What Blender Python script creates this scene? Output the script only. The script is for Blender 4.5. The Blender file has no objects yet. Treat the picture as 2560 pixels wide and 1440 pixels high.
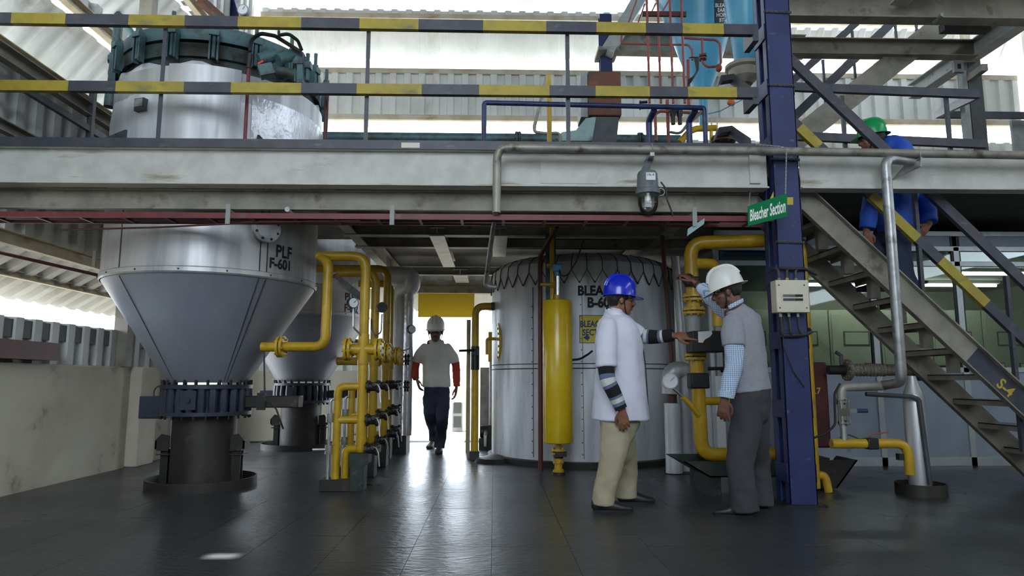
import bpy, bmesh, math, random
from mathutils import Vector, Matrix, Euler
random.seed(7)
SC = bpy.context.scene
COL = SC.collection
R = math.radians
PI = math.pi
# ------------------------------------------------------------------ camera
FPX, CAMH, PITCH, YAW = 1707.0, 0.98, 7.67, -1.48
cam_d = bpy.data.cameras.new('camera')
cam_d.sensor_width = 36.0
cam_d.lens = FPX / 2560 * 36
cam_d.clip_end = 300
cam = bpy.data.objects.new('camera', cam_d)
COL.objects.link(cam)
cam.location = (0, 0, CAMH)
cam.rotation_euler = (R(90 + PITCH), 0, R(YAW))
SC.camera = cam
# ------------------------------------------------------------------ sky, sun, exposure
wd = bpy.data.worlds.new('sky'); SC.world = wd
wd.use_nodes = True
bg = wd.node_tree.nodes['Background']
bg.inputs[0].default_value = (0.80, 0.90, 1.0, 1)
bg.inputs[1].default_value = 11.0
sun_d = bpy.data.lights.new('sun', 'SUN')
sun_d.energy = 40; sun_d.angle = R(0.5); sun_d.color = (1, .95, .86)
sun = bpy.data.objects.new('sun', sun_d); COL.objects.link(sun)
SUN_DIR = Vector((0.22, -0.15, -1.0)).normalized()      # direction the light travels
sun.rotation_euler = SUN_DIR.to_track_quat('-Z', 'Y').to_euler()
SC.view_settings.view_transform = 'Standard'
SC.view_settings.look = 'None'
SC.view_settings.gamma = 1
SC.view_settings.use_curve_mapping = False
SC.view_settings.exposure = -0.42
# ------------------------------------------------------------------ layout helpers: photo measurements to metres
CM = Euler((R(90 + PITCH), 0, R(YAW))).to_matrix()
CP = Vector((0, 0, CAMH))
def ray(u, v):
    return CM @ Vector(((u - 1280) / FPX, (720 - v) / FPX, -1))
def W(u, v, Y):
    d = ray(u, v); return CP + d * (Y / d.y)
def WX(u, v, X):
    d = ray(u, v); return CP + d * (X / d.x)
def G(u, v, z=0.0):
    d = ray(u, v); return CP + d * ((z - CAMH) / d.z)
def ZV(v, Y, u=1280): return W(u, v, Y).z
def XU(u, Y, v=720): return W(u, v, Y).x
# ------------------------------------------------------------------ mesh builder
def catmull(P, k=4):
    out = []
    n = len(P)
    for i in range(n - 1):
        p0 = P[max(i - 1, 0)]; p1 = P[i]; p2 = P[i + 1]; p3 = P[min(i + 2, n - 1)]
        for j in range(k):
            t = j / k
            out.append([0.5 * (2 * b + (c - a) * t + (2 * a - 5 * b + 4 * c - d) * t * t + (3 * b - a - 3 * c + d) * t ** 3)
                        for a, b, c, d in zip(p0, p1, p2, p3)])
    out.append(list(P[-1]))
    return out
def fillet(P, rb, k=6):
    P = [Vector(p) for p in P]
    if rb <= 0 or len(P) < 3: return P
    out = [P[0]]
    for i in range(1, len(P) - 1):
        a = P[i - 1] - P[i]; b = P[i + 1] - P[i]
        la, lb = a.length, b.length
        if la < 1e-6 or lb < 1e-6: continue
        a.normalize(); b.normalize()
        ang = a.angle(b, PI)
        if ang > PI - 0.03: out.append(P[i]); continue
        d = min(rb / math.tan(ang / 2), la * .49, lb * .49)
        p0 = P[i] + a * d; p1 = P[i] + b * d
        for j in range(k + 1):
            t = j / k
            out.append(p0 * (1 - t) ** 2 + P[i] * 2 * t * (1 - t) + p1 * t * t)
    out.append(P[-1])
    return out
def frame(d, up=None):
    d = Vector(d).normalized()
    up = Vector(up) if up is not None else (Vector((0, 0, 1)) if abs(d.z) < .95 else Vector((0, 1, 0)))
    x = up.cross(d)
    if x.length < 1e-5: x = Vector((1, 0, 0)).cross(d)
    x.normalize()
    return x, d.cross(x).normalized(), d
class MB:
    def __init__(s): s.v = []; s.f = []; s.m = []
    def add(s, vs, fs, mi=0):
        o = len(s.v)
        s.v += [tuple(p) for p in vs]
        s.f += [tuple(i + o for i in f) for f in fs]
        s.m += [mi] * len(fs)
        return s
    def bb(s, x0, x1, y0, y1, z0, z1, mi=0):
        if x0 > x1: x0, x1 = x1, x0
        if y0 > y1: y0, y1 = y1, y0
        if z0 > z1: z0, z1 = z1, z0
        vs = [(x, y, z) for z in (z0, z1) for y in (y0, y1) for x in (x0, x1)]
        return s.add(vs, [(0, 2, 3, 1), (4, 5, 7, 6), (0, 1, 5, 4), (2, 6, 7, 3), (0, 4, 6, 2), (1, 3, 7, 5)], mi)
    def box(s, c, size, rot=None, mi=0):
        c = Vector(c); hx, hy, hz = [q / 2 for q in size]
        M = rot if rot is not None else Matrix.Identity(3)
        vs = [c + M @ Vector((x, y, z)) for z in (-hz, hz) for y in (-hy, hy) for x in (-hx, hx)]
        return s.add(vs, [(0, 2, 3, 1), (4, 5, 7, 6), (0, 1, 5, 4), (2, 6, 7, 3), (0, 4, 6, 2), (1, 3, 7, 5)], mi)
    def prof(s, p0, p1, poly, up=None, mi=0):
        """extrude 2D outline (x sideways, y up) from p0 to p1"""
        p0, p1 = Vector(p0), Vector(p1)
        x, y, d = frame(p1 - p0, up)
        n = len(poly)
        vs = [p0 + x * a + y * b for a, b in poly] + [p1 + x * a + y * b for a, b in poly]
        fs = [(i, (i + 1) % n, n + (i + 1) % n, n + i) for i in range(n)]
        fs += [tuple(reversed(range(n))), tuple(range(n, 2 * n))]
        return s.add(vs, fs, mi)
    def bar(s, p0, p1, w, h, up=None, mi=0):
        a, b = w / 2, h / 2
        return s.prof(p0, p1, [(-a, -b), (a, -b), (a, b), (-a, b)], up, mi)
    def ibeam(s, p0, p1, w, h, t=.012, up=None, mi=0):
        a, b = w / 2, h / 2; q = t / 2
        return s.prof(p0, p1, [(-a, -b), (a, -b), (a, -b + t), (q, -b + t), (q, b - t), (a, b - t), (a, b), (-a, b), (-a, b - t), (-q, b - t), (-q, -b + t), (-a, -b + t)], up, mi)
    def chan(s, p0, p1, w, h, t=.01, up=None, flip=1, mi=0):
        b = h / 2
        po = [(0, -b), (w, -b), (w, -b + t), (t, -b + t), (t, b - t), (w, b - t), (w, b), (0, b)]
        if flip < 0: po = [(-x, y) for x, y in reversed(po)]
        return s.prof(p0, p1, po, up, mi)
    def ang(s, p0, p1, w, t=.006, up=None, sx=1, sy=1, mi=0):
        po = [(0, 0), (w, 0), (w, t), (t, t), (t, w), (0, w)]
        po = [(x * sx, y * sy) for x, y in po]
        if sx * sy < 0: po.reverse()
        return s.prof(p0, p1, po, up, mi)
    def tube(s, P, r, n=12, bend=0, mi=0, caps=True, rr=None):
        P = [Vector(p) for p in P]
        if bend: P = fillet(P, bend)
        m = len(P)
        rr = rr or [r] * m
        tang = []
        for i in range(m):
            t = (P[min(i + 1, m - 1)] - P[max(i - 1, 0)])
            tang.append(t.normalized() if t.length > 1e-9 else Vector((0, 0, 1)))
        x, y, d = frame(tang[0])
        vs = []
        for i in range(m):
            if i:
                q = tang[i - 1].rotation_difference(tang[i])
                x = q @ x; y = q @ y
            for j in range(n):
                a = 2 * PI * j / n
                vs.append(P[i] + (x * math.cos(a) + y * math.sin(a)) * rr[i])
        fs = []
        for i in range(m - 1):
            for j in range(n):
                fs.append((i * n + j, i * n + (j + 1) % n, (i + 1) * n + (j + 1) % n, (i + 1) * n + j))
        if caps:
            fs.append(tuple(reversed(range(n))))
            fs.append(tuple(range((m - 1) * n, m * n)))
        return s.add(vs, fs, mi)
    def cyl(s, p0, p1, r0, r1=None, n=16, mi=0):
        return s.tube([p0, p1], r0, n, 0, mi, True, [r0, r0 if r1 is None else r1])
    def lathe(s, prof, c=(0, 0, 0), n=32, M=None, mi=0, a0=0, a1=2 * PI, mis=None):
        c = Vector(c); full = abs(a1 - a0 - 2 * PI) < 1e-6
        k = n if full else n + 1
        vs = []
        for r, z in prof:
            for j in range(k):
                a = a0 + (a1 - a0) * j / n
                p = Vector((r * math.cos(a), r * math.sin(a), z))
                vs.append(c + (M @ p if M is not None else p))
        m = len(prof)
        for i in range(m - 1):
            fs = []
            for j in range(n):
                j2 = (j + 1) % k
                fs.append((i * k + j, i * k + j2, (i + 1) * k + j2, (i + 1) * k + j))
            o = len(s.v) if i == 0 else o
            s.f += [tuple(q + o for q in f) for f in fs]
            s.m += [mis[i] if mis else mi] * len(fs)
        s.v += [tuple(p) for p in vs]
        if full:
            for i, rev in ((0, True), (m - 1, False)):
                if prof[i][0] > 1e-6:
                    f = [o + i * k + j for j in range(k)]
                    s.f.append(tuple(reversed(f)) if rev else tuple(f)); s.m.append(mis[min(i, m - 2)] if mis else mi)
        return s
    def ell(s, c, r, M=None, nu=18, nv=12, mi=0):
        c = Vector(c)
        if not hasattr(r, '__len__'): r = (r, r, r)
        vs = []; fs = []
        def T(p):
            p = Vector((p[0] * r[0], p[1] * r[1], p[2] * r[2]))
            return c + (M @ p if M is not None else p)
        vs.append(T((0, 0, -1)))
        for i in range(1, nv):
            t = -PI / 2 + PI * i / nv
            for j in range(nu):
                a = 2 * PI * j / nu
                vs.append(T((math.cos(t) * math.cos(a), math.cos(t) * math.sin(a), math.sin(t))))
        vs.append(T((0, 0, 1)))
        L = len(vs) - 1
        for j in range(nu):
            fs.append((0, 1 + (j + 1) % nu, 1 + j))
            fs.append((L, 1 + (nv - 2) * nu + j, 1 + (nv - 2) * nu + (j + 1) % nu))
        for i in range(nv - 2):
            for j in range(nu):
                a = 1 + i * nu
                fs.append((a + j, a + (j + 1) % nu, a + nu + (j + 1) % nu, a + nu + j))
        return s.add(vs, fs, mi)
    def prism(s, pts, vec, mi=0):
        pts = [Vector(p) for p in pts]; vec = Vector(vec); n = len(pts)
        vs = pts + [p + vec for p in pts]
        fs = [(i, (i + 1) % n, n + (i + 1) % n, n + i) for i in range(n)] + [tuple(reversed(range(n))), tuple(range(n, 2 * n))]
        return s.add(vs, fs, mi)
    def torus(s, c, R0, r, axis=(0, 0, 1), n=24, k=8, mi=0, a0=0, a1=2 * PI):
        x, y, d = frame(axis)
        c = Vector(c)
        P = [c + (x * math.cos(a0 + (a1 - a0) * i / n) + y * math.sin(a0 + (a1 - a0) * i / n)) * R0 for i in range(n + 1)]
        return s.tube(P, r, k, 0, mi)
    def loft(s, P, rad, ref=(1, 0, 0), n=18, k=4, cap=True, mi=0, mis=None):
        """smooth body form: centres P, radii (a along ref, b across)"""
        D = [list(p) + list(q if hasattr(q, '__len__') else (q, q)) for p, q in zip(P, rad)]
        S = catmull(D, k)
        C = [Vector(q[:3]) for q in S]; ra = [q[3:5] for q in S]
        m = len(C); rings = []
        ref = Vector(ref)
        def ring(c, t, a, b):
            x = ref - t * ref.dot(t)
            if x.length < 1e-4: x = Vector((0, 0, 1)) - t * t.z
            x.normalize(); y = t.cross(x)
            return [c + x * math.cos(2 * PI * j / n) * a + y * math.sin(2 * PI * j / n) * b for j in range(n)]
        T = []
        for i in range(m):
            t = C[min(i + 1, m - 1)] - C[max(i - 1, 0)]
            T.append(t.normalized())
        mat = []
        c0, c1 = cap if isinstance(cap, tuple) else (cap, cap)
        if c0:
            for q in (75, 50, 25):
                h = min(ra[0]) * .7
                rings.append(ring(C[0] - T[0] * math.sin(R(q)) * h, T[0], ra[0][0] * math.cos(R(q)), ra[0][1] * math.cos(R(q))))
        for i in range(m): rings.append(ring(C[i], T[i], *ra[i]))
        if c1:
            for q in (25, 50, 75):
                h = min(ra[-1]) * .7
                rings.append(ring(C[-1] + T[-1] * math.sin(R(q)) * h, T[-1], ra[-1][0] * math.cos(R(q)), ra[-1][1] * math.cos(R(q))))
        o = len(s.v)
        for rg in rings: s.v += [tuple(p) for p in rg]
        for i in range(len(rings) - 1):
            q = mi
            if mis is not None:
                q = mis((i - (3 if c0 else 0)) / max(1, m - 1))
            for j in range(n):
                s.f.append((o + i * n + j, o + i * n + (j + 1) % n, o + (i + 1) * n + (j + 1) % n, o + (i + 1) * n + j)); s.m.append(q)
        s.f.append(tuple(o + j for j in reversed(range(n)))); s.m.append(mi if mis is None else mis(0))
        s.f.append(tuple(o + (len(rings) - 1) * n + j for j in range(n))); s.m.append(mi if mis is None else mis(1))
        return s
    def build(s, name, mats, parent=None, smooth=35, bevel=0, origin=None):
        if not isinstance(mats, (list, tuple)): mats = [mats]
        xs, ys, zs = zip(*s.v)
        o = Vector(origin) if origin is not None else Vector(((min(xs) + max(xs)) / 2, (min(ys) + max(ys)) / 2, min(zs)))
        me = bpy.data.meshes.new(name)
        me.from_pydata([(p[0] - o.x, p[1] - o.y, p[2] - o.z) for p in s.v], [], s.f)
        for m in mats: me.materials.append(M[m])
        me.polygons.foreach_set('material_index', s.m)
        bm = bmesh.new(); bm.from_mesh(me)
        bmesh.ops.recalc_face_normals(bm, faces=bm.faces)
        bm.to_mesh(me); bm.free()
        if smooth:
            me.polygons.foreach_set('use_smooth', [True] * len(me.polygons))
            me.set_sharp_from_angle(angle=R(smooth))
        ob = bpy.data.objects.new(name, me)
        COL.objects.link(ob)
        ob.location = o
        if parent is not None: adopt(ob, parent)
        if bevel:
            md = ob.modifiers.new('bevel', 'BEVEL'); md.width = bevel; md.segments = 2; md.limit_method = 'ANGLE'; md.angle_limit = R(40)
        return ob
WLOC = {}
def wloc(o):
    t = Vector(o.location)
    if o.name in WLOC: return WLOC[o.name]
    return t
def adopt(ob, parent):
    w = Vector(ob.location)
    WLOC[ob.name] = w
    ob.parent = parent
    ob.location = w - wloc(parent)
def tag(o, label, cat, group=None):
    o['label'] = label; o['category'] = cat
    if group: o['group'] = group
    return o
def struct(o, label=None, cat=None):
    o['kind'] = 'structure'
    if label: o['label'] = label
    if cat: o['category'] = cat
    return o
def thing(name, label, cat, loc, group=None):
    o = bpy.data.objects.new(name, None); COL.objects.link(o)
    o.empty_display_size = .1
    o.location = Vector(loc)
    return tag(o, label, cat, group)
def text2d(s, size=1.0, off=0.0, align='LEFT', sx=1.0):
    cu = bpy.data.curves.new('t', 'FONT'); cu.body = s; cu.size = size; cu.offset = off; cu.align_x = align; cu.resolution_u = 3
    ob = bpy.data.objects.new('t', cu); COL.objects.link(ob)
    dg = bpy.context.evaluated_depsgraph_get()
    me = bpy.data.meshes.new_from_object(ob.evaluated_get(dg))
    vs = [(v.co.x * sx, v.co.y) for v in me.vertices]; fs = [tuple(p.vertices) for p in me.polygons]
    bpy.data.objects.remove(ob); bpy.data.curves.remove(cu); bpy.data.meshes.remove(me)
    return vs, fs
def text_on(mb, s, size, fn, off=.006, align='LEFT', mi=0, sx=1.0):
    vs, fs = text2d(s, size, off, align, sx)
    mb.add([fn(x, y) for x, y in vs], fs, mi)
    return mb
# ------------------------------------------------------------------ materials
M = {}
def srgb(r, g, b):
    f = lambda c: (c / 255 / 12.92) if c / 255 <= .04045 else ((c / 255 + .055) / 1.055) ** 2.4
    return (f(r), f(g), f(b), 1)
def pm(name, c, c2=None, rough=.5, metal=0.0, scale=4, lo=.42, hi=.62, bump=0, bscale=60, st=(1, 1, 1), dirt=None, dlo=.58, dhi=.7, dscale=9, dst=(1, 1, 1), r2=None, coat=0, rand=0, emit=0, bst=None, spec=None, world=False):
    m = bpy.data.materials.new(name); m.use_nodes = True
    nt = m.node_tree; N = nt.nodes; L = nt.links
    b = N['Principled BSDF']
    b.inputs['Roughness'].default_value = rough
    b.inputs['Metallic'].default_value = metal
    if spec is not None: b.inputs['Specular IOR Level'].default_value = spec
    if coat: b.inputs['Coat Weight'].default_value = coat
    tc = N.new('ShaderNodeTexCoord')
    src = N.new('ShaderNodeNewGeometry').outputs['Position'] if world else tc.outputs['Object']
    def noise(sc, stv, det=6):
        mp = N.new('ShaderNodeMapping'); mp.inputs['Scale'].default_value = stv
        L.new(src, mp.inputs[0])
        n = N.new('ShaderNodeTexNoise'); n.inputs['Scale'].default_value = sc; n.inputs['Detail'].default_value = det
        n.inputs['Roughness'].default_value = .6
        L.new(mp.outputs[0], n.inputs['Vector'])
        return n
    def ramp(src, a, z):
        r = N.new('ShaderNodeMapRange'); r.inputs[1].default_value = a; r.inputs[2].default_value = z
        L.new(src, r.inputs[0]); return r.outputs[0]
    def mix(fac, A, B):
        x = N.new('ShaderNodeMix'); x.data_type = 'RGBA'
        L.new(fac, x.inputs[0])
        for v, i in ((A, 6), (B, 7)):
            if isinstance(v, tuple): x.inputs[i].default_value = v
            else: L.new(v, x.inputs[i])
        return x.outputs[2]
    cur = c
    if c2:
        fac = ramp(noise(scale, st).outputs['Fac'], lo, hi)
        cur = mix(fac, c, c2)
        if r2 is not None:
            rr = N.new('ShaderNodeMapRange'); rr.inputs[3].default_value = rough; rr.inputs[4].default_value = r2
            L.new(fac, rr.inputs[0]); L.new(rr.outputs[0], b.inputs['Roughness'])
    if dirt:
        fac = ramp(noise(dscale, dst, 8).outputs['Fac'], dlo, dhi)
        cur = mix(fac, cur, dirt)
    if rand:
        oi = N.new('ShaderNodeObjectInfo'); hv = N.new('ShaderNodeHueSaturation')
        mr = N.new('ShaderNodeMapRange'); mr.inputs[3].default_value = 1 - rand; mr.inputs[4].default_value = 1 + rand
        L.new(oi.outputs['Random'], mr.inputs[0]); L.new(mr.outputs[0], hv.inputs['Value'])
        if isinstance(cur, tuple): hv.inputs['Color'].default_value = cur
        else: L.new(cur, hv.inputs['Color'])
        cur = hv.outputs[0]
    if isinstance(cur, tuple): b.inputs['Base Color'].default_value = cur
    else: L.new(cur, b.inputs['Base Color'])
    if bump:
        bn = N.new('ShaderNodeBump'); bn.inputs['Strength'].default_value = bump; bn.inputs['Distance'].default_value = .02
        L.new(noise(bscale, bst or st, 4).outputs['Fac'], bn.inputs['Height']); L.new(bn.outputs[0], b.inputs['Normal'])
    if emit:
        b.inputs['Emission Color'].default_value = c; b.inputs['Emission Strength'].default_value = emit
    M[name] = m
    return m
RUST = srgb(120, 78, 48)
pm('floor_slab', srgb(66, 68, 71), srgb(54, 56, 59), rough=.26, r2=.36, scale=1.1, lo=.3, hi=.7, bump=.3, bscale=13, dirt=srgb(52, 53, 55), dlo=.6, dhi=.85, dscale=6, rand=.02, bst=(1, 2.2, 1), spec=.5, world=True)
pm('floor_joint', srgb(40, 40, 42), rough=.8)
pm('plaster', srgb(200, 194, 176), srgb(184, 177, 159), rough=.85, scale=1.5, bump=.1, bscale=80, dirt=srgb(120, 112, 98), dlo=.6, dhi=.75, dscale=3)
pm('sheet', srgb(228, 229, 225), srgb(212, 213, 208), rough=.55, scale=1.2, dirt=srgb(190, 182, 162), dlo=.6, dhi=.78, dscale=2.5, dst=(1, 1, .35))
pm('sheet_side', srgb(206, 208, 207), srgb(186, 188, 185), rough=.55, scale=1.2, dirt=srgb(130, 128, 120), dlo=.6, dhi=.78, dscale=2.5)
pm('girt', srgb(206, 198, 178), srgb(186, 172, 144), rough=.7, scale=3, dirt=srgb(160, 128, 86), dlo=.60, dhi=.76, dscale=5, dst=(.5, .5, 1))
pm('cream_steel', srgb(200, 200, 194), srgb(184, 184, 178), rough=.5, scale=5, dirt=srgb(140, 132, 112), dlo=.6, dhi=.72, dscale=6, dst=(.25, 1, 1.5), bump=.05)
pm('dusty_steel', srgb(150, 146, 134), srgb(124, 120, 110), rough=.6, scale=3, dirt=srgb(104, 94, 78), dlo=.58, dhi=.7, dscale=5)
pm('deck_plate', srgb(70, 68, 64), srgb(52, 50, 48), rough=.7, scale=3)
pm('rail_black', srgb(58, 60, 72), srgb(72, 74, 84), rough=.45, scale=6, dirt=srgb(110, 106, 104), dlo=.62, dhi=.74, dscale=18, dst=(.3, 1, 1))
pm('rail_yellow', srgb(172, 154, 48), srgb(154, 138, 52), rough=.5, scale=6, dirt=srgb(120, 112, 70), dlo=.56, dhi=.7, dscale=10, dst=(.5, 1, 1))
pm('blue_column', srgb(46, 56, 104), srgb(38, 46, 88), rough=.45, scale=3, dirt=srgb(90, 94, 120), dlo=.64, dhi=.72, dscale=16, bump=.04)
pm('alu', srgb(192, 193, 194), srgb(168, 171, 176), rough=.42, metal=.55, scale=2.5, st=(2.5, 2.5, .25), r2=.55, bump=.05, bscale=5, bst=(1, 1, .5), dirt=srgb(146, 136, 116), dlo=.64, dhi=.8, dscale=5, dst=(1, 1, .3))
pm('alu_rough', srgb(214, 217, 222), srgb(186, 190, 198), rough=.4, metal=.25, scale=3, st=(2, 2, .25), r2=.55, bump=.12, bscale=5, dirt=srgb(130, 122, 108), dlo=.62, dhi=.76, dscale=7, dst=(1.4, 1.4, .25))
pm('alu_crumple', srgb(205, 207, 212), srgb(180, 182, 190), rough=.3, metal=.6, scale=3, bump=.9, bscale=6, bst=(1, 1, .6))
pm('seam', srgb(60, 58, 56), rough=.7)
pm('yellow', srgb(196, 160, 36), srgb(178, 142, 30), rough=.35, scale=5, dirt=srgb(130, 110, 40), dlo=.64, dhi=.78, dscale=10, bump=.04, bscale=30)
pm('yellow_gloss', srgb(214, 184, 32), srgb(204, 172, 28), rough=.22, scale=4, bump=.07, bscale=22, bst=(1, 1, .6))
pm('black_steel', srgb(36, 35, 35), srgb(48, 46, 43), rough=.5, metal=.2, scale=5, dirt=srgb(86, 78, 66), dlo=.6, dhi=.75, dscale=6, bump=.06)
pm('soot', srgb(48, 46, 45), srgb(64, 60, 56), rough=.55, metal=.3, scale=3, st=(1, 1, .5), dirt=srgb(84, 76, 66), dlo=.6, dhi=.75)
pm('navy_valve', srgb(48, 56, 74), srgb(40, 46, 60), rough=.4, scale=6, dirt=srgb(80, 84, 92), dlo=.62, dhi=.74, dscale=12)
pm('black', srgb(28, 28, 30), rough=.45)
pm('black_rubber', srgb(24, 24, 26), rough=.65)
pm('green_black', srgb(40, 52, 48), srgb(28, 34, 34), rough=.55, scale=8, dirt=srgb(70, 82, 72), dlo=.58, dhi=.7, dscale=12)
pm('teal', srgb(72, 106, 110), srgb(56, 84, 90), rough=.5, scale=6, dirt=srgb(58, 56, 50), dlo=.52, dhi=.64, dscale=7, bump=.06)
pm('teal_dirty', srgb(64, 84, 86), srgb(50, 54, 52), rough=.6, scale=4, dirt=srgb(42, 38, 34), dlo=.48, dhi=.6, dscale=6, bump=.1)
pm('pale_teal', srgb(150, 180, 178), srgb(128, 158, 158), rough=.5, scale=5, dirt=srgb(90, 98, 94), dlo=.58, dhi=.7)
pm('hopper_blue', srgb(74, 156, 188), srgb(66, 142, 176), rough=.35, scale=2, dirt=srgb(60, 110, 130), dlo=.62, dhi=.75)
pm('pipe_blue', srgb(44, 58, 106), srgb(38, 48, 84), rough=.4, scale=8, dirt=srgb(80, 78, 80), dlo=.62, dhi=.72, dscale=14)
pm('maroon', srgb(118, 44, 48), srgb(98, 40, 44), rough=.5, scale=6, dirt=srgb(96, 84, 80), dlo=.6, dhi=.72, dscale=9)
pm('maroon_dark', srgb(84, 34, 34), srgb(70, 30, 30), rough=.5, scale=4, dirt=srgb(60, 40, 36), dlo=.55, dhi=.7)
pm('red_pipe', srgb(150, 70, 60), srgb(128, 66, 58), rough=.5, scale=8, dirt=srgb(110, 92, 84), dlo=.58, dhi=.7)
pm('galv', srgb(176, 178, 180), srgb(150, 152, 154), rough=.4, metal=.7, scale=10, dirt=srgb(104, 96, 86), dlo=.6, dhi=.72, dscale=8)
pm('old_pipe', srgb(160, 156, 146), srgb(130, 126, 118), rough=.5, metal=.35, scale=4, dirt=srgb(84, 76, 68), dlo=.56, dhi=.7, dscale=7)
pm('steel', srgb(190, 192, 194), rough=.28, metal=.9)
pm('chrome', srgb(210, 212, 214), rough=.15, metal=1)
pm('rusty_block', srgb(112, 70, 52), srgb(84, 66, 60), rough=.75, scale=4, dirt=srgb(140, 84, 50), dlo=.56, dhi=.68, dscale=5, bump=.1)
pm('grey_paint', srgb(150, 154, 152), srgb(130, 134, 134), rough=.5, scale=5, dirt=srgb(96, 94, 90), dlo=.6, dhi=.72)
pm('dark_grey', srgb(72, 76, 80), srgb(60, 62, 66), rough=.5, scale=6)
pm('lamp_grey', srgb(104, 110, 116), srgb(90, 96, 100), rough=.5, scale=20)
pm('ivory', srgb(214, 208, 190), srgb(206, 200, 182), rough=.45, scale=3)
pm('white_paint', srgb(225, 226, 226), rough=.45)
pm('paper', srgb(225, 228, 232), srgb(214, 218, 222), rough=.7)
pm('letter_black', srgb(30, 31, 33), rough=.6)
pm('letter_white', srgb(228, 232, 228), rough=.5)
pm('letter_yellow', srgb(190, 168, 60), rough=.6)
pm('letter_blue', srgb(34, 62, 120), rough=.6)
pm('sign_green', srgb(4, 118, 72), rough=.75, spec=.2)
pm('sign_yellow', srgb(206, 190, 48), srgb(196, 178, 44), rough=.5)
pm('panel_yellow', srgb(206, 184, 60), srgb(186, 160, 48), rough=.6, scale=8)
pm('orange', srgb(224, 110, 34), rough=.5)
pm('cable', srgb(46, 46, 48), rough=.55)
pm('cable_grey', srgb(110, 110, 108), rough=.55)
pm('braid', srgb(150, 140, 130), srgb(110, 100, 92), rough=.6, metal=.3, scale=60, bump=.3, bscale=120)
pm('aluframe', srgb(190, 196, 200), srgb(176, 182, 188), rough=.4, metal=.5)
pm('partition_panel', srgb(150, 160, 176), srgb(138, 148, 164), rough=.45, scale=2, dirt=srgb(100, 96, 90), dlo=.66, dhi=.8, dscale=3)
pm('cabinet_green', srgb(172, 177, 162), srgb(164, 169, 154), rough=.5)
pm('room_wall', srgb(150, 156, 146), rough=.8)
pm('concrete', srgb(170, 168, 160), srgb(140, 138, 130), rough=.85, scale=4, bump=.2, bscale=40)
pm('ground', srgb(104, 101, 94), srgb(94, 91, 85), rough=.9, scale=.6)
pm('roof', srgb(120, 122, 122), rough=.6)
pm('skin', srgb(138, 92, 70), srgb(124, 80, 60), rough=.5, scale=12)
pm('skin_dark', srgb(114, 74, 58), srgb(98, 63, 50), rough=.5, scale=12)
pm('hair', srgb(22, 20, 20), rough=.5, bump=.4, bscale=60)
pm('eye', srgb(150, 142, 132), rough=.35)
pm('helmet_blue', srgb(18, 40, 190), rough=.22, coat=.3)
pm('helmet_white', srgb(224, 224, 220), srgb(214, 213, 208), rough=.3, dirt=srgb(150, 146, 138), dlo=.68, dhi=.76, dscale=14)
pm('helmet_green', srgb(16, 150, 84), rough=.3)
pm('strap_black', srgb(24, 24, 26), rough=.6)
pm('strap_white', srgb(190, 198, 196), rough=.5)
FB = dict(bump=.55, bscale=5)
pm('coat_white', srgb(222, 222, 238), srgb(212, 212, 230), rough=.8, scale=3, bump=.5, bscale=5, bst=(1, 1, .55))
pm('khaki', srgb(178, 168, 142), srgb(168, 158, 132), rough=.85, scale=3, bump=.5, bscale=7, bst=(1, 1, .8))
pm('trouser_dark', srgb(62, 62, 68), srgb(54, 54, 60), rough=.85, scale=3, bump=.5, bscale=6)
pm('denim', srgb(36, 42, 62), srgb(46, 52, 72), rough=.85, scale=8, bump=.5, bscale=8)
pm('denim_blue', srgb(40, 50, 76), srgb(50, 60, 86), rough=.85, scale=8, bump=.5, bscale=8)
pm('tee_grey', srgb(206, 205, 198), srgb(196, 195, 188), rough=.9, scale=4, bump=.5, bscale=6)
pm('vest_grey', srgb(150, 152, 160), srgb(142, 144, 152), rough=.9, scale=60, bump=.4, bscale=7)
pm('jacket_blue', srgb(34, 84, 190), srgb(28, 72, 172), rough=.7, scale=4, bump=.6, bscale=6)
pm('collar_blue', srgb(104, 142, 200), rough=.8)
pm('sleeve_red', srgb(178, 62, 40), srgb(160, 54, 36), rough=.9, scale=8, bump=.5, bscale=14)
pm('knit_black', srgb(26, 26, 30), rough=.95, bump=.3, bscale=90)
pm('knit_white', srgb(205, 208, 206), rough=.95, bump=.3, bscale=90)
pm('knit_blue', srgb(104, 116, 146), rough=.95, bump=.3, bscale=90)
pm('shoe', srgb(34, 33, 36), srgb(44, 42, 44), rough=.45, scale=10)
pm('shoe_brown', srgb(52, 46, 42), rough=.6)
pm('tube_light', srgb(255, 250, 235), emit=40)
pm('red_lamp', srgb(220, 40, 36), rough=.4)
pm('bolt', srgb(96, 92, 86), rough=.45, metal=.6)
pm('clear_plastic', srgb(200, 210, 215), rough=.1)
def glass(name, tint=(.9, .95, .95, 1), rough=.02, alpha=None):
    m = bpy.data.materials.new(name); m.use_nodes = True
    nt = m.node_tree; N = nt.nodes; L = nt.links
    for n in list(N):
        if n.type == 'BSDF_PRINCIPLED': N.remove(n)
    out = [n for n in N if n.type == 'OUTPUT_MATERIAL'][0]
    t = N.new('ShaderNodeBsdfTransparent'); t.inputs[0].default_value = tint
    g = N.new('ShaderNodeBsdfGlossy'); g.inputs['Roughness'].default_value = rough
    fr = N.new('ShaderNodeFresnel'); fr.inputs[0].default_value = 1.5
    mx = N.new('ShaderNodeMixShader')
    L.new(fr.outputs[0], mx.inputs[0]); L.new(t.outputs[0], mx.inputs[1]); L.new(g.outputs[0], mx.inputs[2])
    L.new(mx.outputs[0], out.inputs[0])
    M[name] = m
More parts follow.
